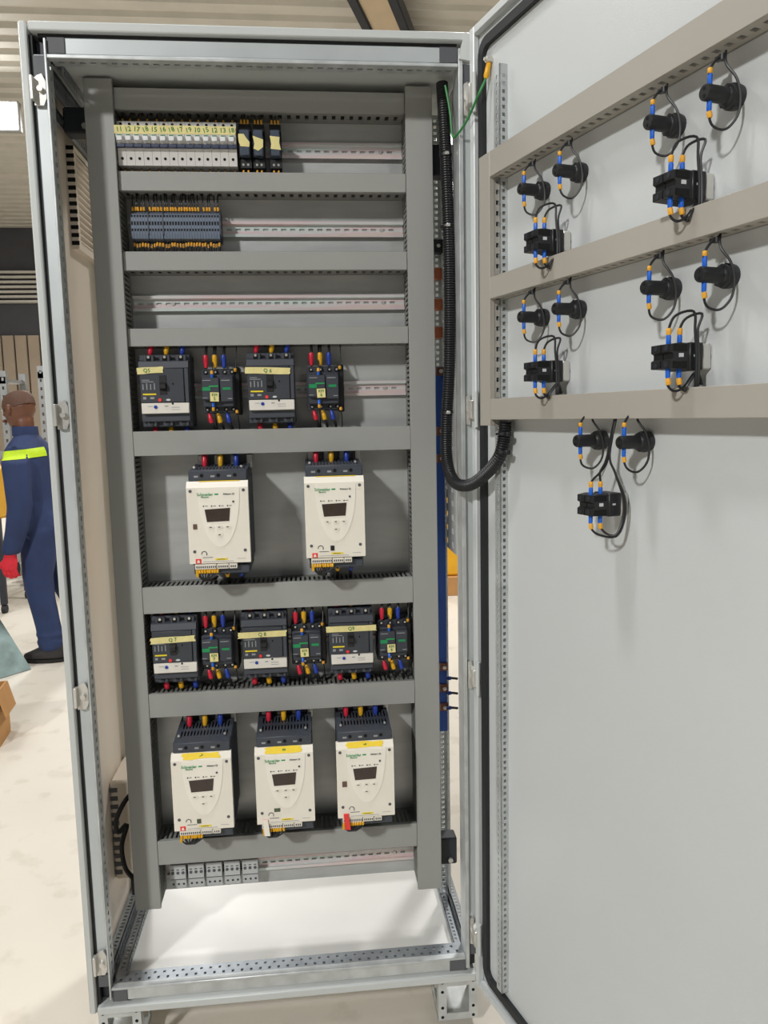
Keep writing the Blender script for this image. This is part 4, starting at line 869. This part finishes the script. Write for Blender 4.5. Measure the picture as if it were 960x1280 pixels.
    while x < w-0.014: us += [x, x+0.003]; hs.add(len(us)-2); x += 0.0066
    us.append(w-0.006)
    m.plate((0.004, 0.055, 0.1905), (1, 0, 0), sd, nn*0.002, us, [0, 0.010, 0.032, 0.042, ln-0.014, ln-0.006, ln], lambda i, j: i in hs and j in (1, 3)); obj('slotted_slope', m, 'dark_plastic', hb)
    for xx in (0.004, w-0.004):
        m = MB(); m.prism([(0.055, 0.1722), (0.055, 0.190), (0.140, 0.197), (0.170, 0.197), (0.170, 0.1722)], xx-0.001, xx+0.002, 'x'); obj('hood_cheek', m, 'dark_plastic', hb)
    m = MB(); m.box(0.006, w-0.005, 0.06, 0.168, 0.1722, 0.176); obj('hood_floor', m, 'black', hb)
    for k in range(4):
        cx = w*(0.08+0.28*k)
        m = MB(); m.box(cx, cx+0.012, 0.135, 0.165, 0.190, 0.217, 0.001); obj('terminal_lug', m, 'steel', t)
    for xx in (0.012, w-0.014):
        m = MB(); m.cyl((xx, 0.060, 0.197), (xx, 0.055, 0.198), 0.0025, 8); obj('hood_screw', m, 'steel', hb)
    if tape:
        o = add_tape(None, None, w*0.5, Y0+0.0050, 0.1665, w*0.62, 0.0125, 0.0, 'tape_bright', 0.003, t, 'tape_label'); o.rotation_euler = (-0.69, 0, 0)
        lettering(tape, 0.010, 'ink_green', o, (0, -0.0010, 0), 1.5 if tape in '89' else 0.8, 'handwriting')
    elif tape == '':
        m = MB(); m.box(w*0.2, w*0.86, Y0+0.0085, Y0+0.0095, 0.1712, 0.1727); obj('tape_edge', m, 'tape_bright', t)
    if chip:
        cx, cz, cw, ch, cm = chip; m = MB(); m.box(w*cx, w*cx+cw, Y0-0.0016, Y0, cz, cz+ch, 0.0004); obj('sticker', m, cm, t)
    # wires
    for k, (nm, cm) in enumerate(CLR):
        cx = x0+w*(0.22+0.27*k)
        power_cable('%s-sleeved cable entering the top of %s' % (nm, key), [(cx, 0.1095, z0+0.192), (cx, 0.1125, z0+0.205), (cx, 0.1160, z0+0.220), (cx, 0.128, z0+0.234)], (cx, 0.1160, z0+0.220), (cx, 0.1100, z0+0.194), cm, 0.0028, 0.0058)
    for k in range(9):
        cx = x0+w*(0.105+0.042*k); j = random.uniform(-0.002, 0.002)
        ex = x0+w*(0.20+0.012*k); big = k == 0
        wire('control_wire', '%s thin control wire from the left, yellow marker, under the %s' % ((['first']+ORD[1:])[k], key), 'control wires under '+key,
             [(cx, 0.030, z0+0.001), (cx+j, 0.026, z0-0.010), (ex, 0.032, z0-0.024), (ex+0.005, 0.075, z0-0.032+j), (ex+0.006, 0.125, z0-0.035)], r=0.0016,
             marker=((cx, 0.0285, z0-0.001), (cx+j, 0.0255, z0-0.0085-(0.007 if big else 0))), mr=0.0031 if big else 0.0026, mt='yellow_sleeve')
    for k, (nm, cm) in enumerate(CLR):
        cx = x0+w*(0.30+0.24*k)
        power_cable('%s-sleeved cable leaving the bottom of %s' % (nm, key), [(cx, 0.09, z0-0.010), (cx, 0.09, z0-0.022), (cx, 0.115, z0-0.040), (cx, 0.125, z0-0.052)], (cx, 0.09, z0-0.011), (cx, 0.095, z0-0.030), cm, 0.0034, 0.0056)
    if tag_:
        m = MB(); m.prism([(w*0.10, 0.022), (w*0.185, 0.022), (w*0.215, -0.013), (w*0.12, -0.012)], Y0-0.0030, Y0-0.0018, 'y'); obj('hanging_tag', m, tag_, t)
    return t
soft_starter(0.2420, 0.3595, 0.9055, 'cream soft starter at left of the upper pair, with a brown sticker', 'upper left soft starter', '', (0.085, 0.080, 0.0075, 0.010, 'brown_chip'))
soft_starter(0.4680, 0.5850, 0.9085, 'cream soft starter at right of the upper pair, with a black sticker', 'upper right soft starter', '', (0.41, 0.0255, 0.0075, 0.010, 'black'))
soft_starter(0.1840, 0.3030, 0.3580, 'cream soft starter at left of the lower three, yellow tape marked 7', 'lower left soft starter', '7', (0.385, 0.026, 0.008, 0.0095, 'olive_chip'))
soft_starter(0.3500, 0.4680, 0.3600, 'cream soft starter in the middle of the lower three, yellow tape marked 8', 'lower middle soft starter', '8', (0.30, 0.0375, 0.012, 0.0075, 'olive_chip'), 'cream_shield')
soft_starter(0.5150, 0.6330, 0.3610, 'cream soft starter at right of the lower three, tape marked 9 and red tag', 'lower right soft starter', '9', (0.09, 0.080, 0.0095, 0.012, 'brown_chip'), 'red_tag')

# ================================================================== pilot lights on the door
UX = [0.2330, 0.3303, 0.5268, 0.6195]
def pilot(u, z, label, wl):
    t = thing('pilot_light', label, 'pilot light', dpt(u, 0, z), -TH, 'black pilot light backs on the door')
    def body():
        m = MB(); m.tube([(0, 0, 0), (0, -0.005, 0), (0, -0.010, 0), (0, -0.0125, 0), (0, -0.0165, 0), (0, -0.019, 0), (0, -0.047, 0), (0, -0.049, 0)], [0.0135, 0.0145, 0.0145, 0.0125, 0.0115, 0.0092, 0.0090, 0.0078], 24); return m.mesh('body', 'black')
    def ports():
        m = MB()
        for zz in (0.004, -0.004): m.cyl((0.0, -0.0488, zz), (0.0, -0.0494, zz), 0.0022, 8)
        return m.mesh('terminal_port', 'hole')
    def nut():
        m = MB(); m.tube([(0, -0.0102, 0), (0, -0.0158, 0)], 0.0138, 8); return m.mesh('locking_nut', 'rubber')
    obj('body', cached('pl_b', body), None, t); obj('terminal_port', cached('pl_p', ports), None, t); obj('locking_nut', cached('pl_n', nut), None, t)
    top = z+0.048
    p = lambda a, h, b: dpt(u+a, h, z+b)
    j = random.uniform(-0.002, 0.002)
    wire('lamp_lead', 'short black lead with blue ferrule above the %s' % wl, None, [p(0, 0.041, 0.008), p(0, 0.042, 0.022), p(0.0, 0.035, 0.034), p(0.002, 0.022, 0.044)], r=0.0016, marker=(p(0, 0.041, 0.0205), p(0, 0.041, 0.0265)), mr=0.0031, second=(p(0, 0.041, 0.007), p(0, 0.041, 0.0205)))
    wire('lamp_lead', 'looping black lead with blue ferrule below the %s' % wl, None, [p(0, 0.041, -0.008), p(0, 0.041, -0.024), p(0.003+j, 0.037, -0.036), p(0.010, 0.026, -0.040), p(0.017, 0.017, -0.028), p(0.019, 0.015, -0.010), p(0.017, 0.019, 0.012), p(0.008, 0.026, 0.030), p(0.003, 0.022, 0.046)], r=0.0015, marker=(p(0, 0.041, -0.0195), p(0.001, 0.040, -0.0265)), mr=0.0031, second=(p(0, 0.041, -0.007), p(0, 0.041, -0.0195)))
    q = thing('cable_tie', 'black cable tie bundling the leads above the %s' % wl, 'cable tie', p(0.002, 0.026, 0.039), -TH)
    m = MB(); m.tube([(0, 0, -0.003), (0, 0, 0.003)], 0.0042, 10); obj('band', m, 'black', q); m = MB(); m.box(-0.009, -0.003, -0.003, 0.003, -0.002, 0.003, 0.0006); obj('tie_head', m, 'black', q)
rows = [('upper', 1.5465), ('lower', 1.3490)]
for rn, z in rows:
    for k, u in enumerate(UX):
        w_ = ['first from the hinge side', 'second from the hinge side', 'third from the hinge side', 'farthest from the hinge'][k]
        pilot(u, z, 'black pilot light back in the %s door row, %s' % (rn, w_), '%s %s-row pilot light from the hinge' % (['first', 'second', 'third', 'fourth'][k], rn))
pilot(0.3869, 1.1535, 'black pilot light back under the lowest door duct, on the left', 'left pilot light under the lowest duct')
pilot(0.4838, 1.1535, 'black pilot light back under the lowest door duct, on the right', 'right pilot light under the lowest duct')
# ------------------------------------------------------------------ selector switches
def switch(u, z, label, style, wl):
    t = thing('selector_switch', label, 'switch', dpt(u, 0, z), -TH, 'selector switch backs on the door')
    hh = 0.0165
    def mk(name, fn, mt):
        return cached(('sw', name), lambda: fn(MB()).mesh(name, mt))
    obj('mounting_collar', mk('collar', lambda m: m.box(-0.016, 0.016, -0.0145, 0.0, -0.0155, 0.0155, 0.002), 'steel'), None, t)
    obj('collar_ring', mk('ring', lambda m: m.tube([(0, 0, 0), (0, -0.003, 0)], 0.0150, 16), 'black'), None, t)
    obj('front_block', mk('fblock', lambda m: m.box(-0.018, 0.018, -0.036, -0.0148, -hh, hh, 0.0015), 'black'), None, t)
    for s in (-1, 1):
        b = obj('contact_block', mk('cblock%d' % s, lambda m: m.prism([(-0.0362, -hh*0.92), (-0.064, -hh*0.86), (-0.064, -0.005), (-0.060, -0.003), (-0.060, 0.003), (-0.064, 0.005), (-0.064, hh*0.86), (-0.050, hh*0.98), (-0.0362, hh*0.92)], 0.0008 if s > 0 else -0.017, 0.017 if s > 0 else -0.0008, 'x'), 'black'), None, t)
        for zz in (0.010, -0.010):
            m = MB(); m.cyl((s*0.009, -0.0635, zz), (s*0.009, -0.0645, zz), 0.0032, 8); obj('terminal_screw', m, 'bracket', b)
    m = MB(); m.box(0.0168, 0.0186, -0.052, -0.046, -0.001, 0.0035); m.box(0.0175, 0.0186, -0.030, -0.025, -0.0005, 0.002); obj('white_tab', m, 'ink_white', t)
    m = MB(); m.box(0.0165, 0.0178, -0.060, -0.040, -0.014, -0.006); m.box(0.0165, 0.0178, -0.060, -0.040, 0.006, 0.014); obj('side_recess', m, 'hole', t)
    P = lambda a, h, b: dpt(u+a, h, z+b)
    for k, (h0, a0) in enumerate(((0.058, 0.006), (0.045, 0.010))):
        if style == 'loop':
            up_ = [P(a0, h0, 0.014), P(a0, h0, 0.032), P(a0+0.004, h0-0.006, 0.045+0.003*(1-k)), P(a0+0.014, h0-0.024+0.004*k, 0.049+0.003*(1-k)), P(0.021, 0.032-0.004*k, 0.030), P(0.022, 0.030-0.004*k, 0.0), P(0.022, 0.030-0.004*k, -0.030), P(0.016, 0.026, -0.055)]
            dn = [P(a0, h0, -0.014), P(a0, h0, -0.033), P(a0+0.004, h0-0.007, -0.041), P(a0+0.008, 0.040, -0.036), P(a0+0.010, 0.026, -0.020), P(a0+0.010, 0.018, -0.034)]
        else:
            up_ = [P(a0, h0, 0.014), P(a0, h0, 0.032), P(0.010, 0.046, 0.046), P(0.012, 0.036+0.003*k, 0.060), P(0.014+0.002*k, 0.034, 0.085), P(0.016, 0.026, 0.125)]
            dn = [P(a0, h0, -0.014), P(a0, h0, -0.030), P(a0+0.006, h0-0.008, -0.041), P(0.024, 0.028, -0.044+0.003*k), P(0.029-0.004*k, 0.018, -0.020), P(0.029-0.004*k, 0.018, 0.010), P(0.020, 0.028, 0.045), P(0.015, 0.034, 0.070), P(0.016+0.003*k, 0.026, 0.125)]
        wire('switch_lead', '%s black lead with blue ferrule rising from the %s' % (['outer', 'inner'][k], wl), None, up_, r=0.0016, marker=(P(a0, h0, 0.0255), P(a0, h0, 0.0335)), mr=0.0033, second=(P(a0, h0, 0.013), P(a0, h0, 0.0255)))
        wire('switch_lead', '%s black lead with blue ferrule hanging from the %s' % (['outer', 'inner'][k], wl), None, dn, r=0.0016, marker=(P(a0, h0, -0.0255), P(a0+0.001, h0-0.001, -0.0335)), mr=0.0033, second=(P(a0, h0, -0.013), P(a0, h0, -0.0255)))
switch(0.287, 1.4542, 'black selector switch back in the upper door row near the hinge, with silver collar', 'loop', 'upper hinge-side switch')
switch(0.574, 1.4568, 'black selector switch back in the upper door row away from the hinge, with silver collar', 'loop', 'upper right switch')
switch(0.287, 1.2589, 'black selector switch back in the lower door row near the hinge, with silver collar', 'loop', 'lower hinge-side switch')
switch(0.577, 1.2588, 'black selector switch back in the lower door row away from the hinge, with silver collar', 'loop', 'lower right switch')
switch(0.430, 1.0648, 'black selector switch back hanging lowest on the door, with long looping leads', 'long', 'lowest switch')

# ================================================================== conduit, earth wire, busbars
def corrugated(label, pts, r):
    t = thing('corrugated_conduit', label, 'conduit', pts[0]); o = Vector(pts[0])
    P = smooth(pts, 14); L = [0.0]
    for a, b in zip(P, P[1:]): L.append(L[-1]+(b-a).length)
    step = 0.00155; out = []; rs = []; k = 0; d = 0.0; i = 0
    while d < L[-1]:
        while i < len(L)-2 and L[i+1] < d: i += 1
        f = (d-L[i])/max(L[i+1]-L[i], 1e-9); out.append(P[i].lerp(P[i+1], f)-o); rs.append(r if k % 3 < 2 else r*0.86); d += step; k += 1
    m = MB(); m.tube(out, rs, 14); obj('tube', m, 'conduit', t); return t
cp = [(0.759, 0.075, 1.832), (0.7620, 0.062, 1.70), (0.7650, 0.050, 1.50), (0.7625, 0.045, 1.30), (0.7540, 0.038, 1.18), (0.7510, 0.020, 1.105), (0.758, -0.015, 1.067), (0.776, -0.055, 1.062), (0.795, -0.095, 1.080), tuple(dpt(0.124, 0.026, 1.115)), tuple(dpt(0.132, 0.019, 1.150)), tuple(dpt(0.134, 0.017, 1.182))]
ct = corrugated('thick black corrugated conduit looping from the cabinet to the open door', cp, 0.0118)
for z, u in ((1.128, 0.138), (1.160, 0.141)):
    q = thing('cable_tie', 'cable tie holding the black conduit at the door, %s' % ('lower one' if z < 1.14 else 'upper one'), 'cable tie', dpt(u-0.006, 0.022, z), -TH)
    m = MB(); m.tube([(0, 0, -0.002), (0, 0, 0.002)], 0.0135, 16); obj('band', m, 'black', q); m = MB(); m.box(0.010, 0.022, -0.005, 0.004, -0.004, 0.004, 0.001); obj('tie_head', m, 'black', q)
for z, s in ((1.695, 'upper'), (1.56, 'middle'), (1.2, 'lower')):
    q = thing('cable_tie', '%s cable tie around the black conduit inside the cabinet' % s, 'cable tie', (0.7615+(0.001 if z > 1.6 else 0.0), 0.0545 if z > 1.5 else 0.040, z))
    if s == 'upper': q.location = (0.7621, 0.0617, z)
    if s == 'lower': q.location = (0.7555, 0.040, z)
    m = MB(); m.tube([(0, 0, -0.002), (0, 0, 0.002)], 0.0127, 16); obj('band', m, 'black', q); m = MB(); m.box(-0.004, 0.004, -0.0175, -0.012, -0.003, 0.003, 0.001); obj('tie_head', m, 'steel', q)
ew = thing('earth_wire', 'green and yellow earth wire strung from the cabinet to the open door', 'wire', (0.757, 0.03, 1.80))
o = Vector((0.757, 0.03, 1.80))
path = [(0.757, 0.030, 1.81), (0.764, 0.022, 1.76), (0.7675, 0.016, 1.715), (0.774, -0.012, 1.712), (0.786, -0.035, 1.728), tuple(dpt(0.050, 0.022, 1.755)), tuple(dpt(0.059, 0.010, 1.785)), tuple(dpt(0.062, 0.006, 1.812))]
m = MB(); m.tube([p-o for p in smooth(path, 6)], 0.0022, 8); obj('conductor', m, 'earth_green', ew)
a, b = dpt(0.0585, 0.011, 1.782)-o, dpt(0.062, 0.006, 1.808)-o
m = MB(); m.tube([a, a.lerp(b, 0.2), a.lerp(b, 0.9), b], [0.003, 0.005, 0.0045, 0.003], 10); obj('lug_sleeve', m, 'lug_yellow', ew)
m = MB(); c = dpt(0.062, 0.0, 1.813)-o; d = DN; m.cyl(c, c+d*0.012, 0.006, 6); m.cyl(c+d*0.012, c+d*0.016, 0.003, 8); obj('stud_nut', m, 'steel', ew)
# busbars in the gap
bb = thing('busbar', 'blue sleeved busbar with brown copper joints in the gap beside the plate', 'busbar', (0.772, 0.205, 0.47))
m = MB(); m.box(-0.012, 0.006, -0.004, 0.004, 0.0, 0.83, 0.001); obj('sleeve', m, 'busbar_blue', bb)
for z in (0.06, 0.105, 0.155, 0.63, 0.69, 0.82):
    m = MB(); m.box(-0.0115, 0.0075, -0.010, -0.0042, z-0.009, z+0.009, 0.001); j = obj('joint_bar', m, 'busbar_brown', bb)
    m = MB(); m.cyl((-0.001, -0.0155, z), (-0.001, -0.010, z), 0.0045, 6); m.cyl((-0.001, -0.017, z), (-0.001, -0.0155, z), 0.0026, 8); obj('bolt', m, 'steel', j)
for k, (z, cl) in enumerate(((1.435, 'copper'), (1.375, 'copper'), (1.50, 'copper'))):
    q = obj('copper_link', MB().box(-0.012, 0.012, -0.004, 0.004, -0.012, 0.012, 0.001), cl, None, (0.773, 0.222, z)); tag(q, ['small copper link between the perforated strips in the side gap', 'copper link just above the blue busbar in the side gap', 'uppermost copper link in the side gap behind the conduit'][k], 'copper link')
q = thing('busbar_support', 'black insulating support block in the upper part of the side gap', 'support block', (0.770, 0.215, 1.555))
m = MB(); m.box(-0.013, 0.014, -0.012, 0.014, -0.014, 0.014, 0.002); obj('block', m, 'black', q); m = MB(); m.cyl((0.0, -0.016, 0), (0, -0.012, 0), 0.004, 8); obj('bolt', m, 'steel', q)
for k, (z, nm) in enumerate(((0.60, 'upper'), (0.565, 'middle'), (0.53, 'lower'))):
    wire('busbar_lead', '%s short blue-ended lead running right from the busbar joints' % nm, None, [(0.775, 0.19, z), (0.785, 0.185, z+0.002), (0.80, 0.19, z-0.002)], r=0.003, marker=((0.777, 0.189, z), (0.785, 0.186, z+0.002)), mr=0.0045, mt='blue_sleeve')
# power lead of the fan at the lower left
wire('fan_cable', 'black cable looping from the fan on the left side panel', None, [(0.075, 0.16, 0.395), (0.060, 0.13, 0.383), (0.042, 0.13, 0.345), (0.045, 0.13, 0.318), (0.062, 0.135, 0.330), (0.050, 0.13, 0.287), (0.054, 0.13, 0.238), (0.069, 0.13, 0.211), (0.070, 0.15, 0.190)], r=0.0055, cat='cable')
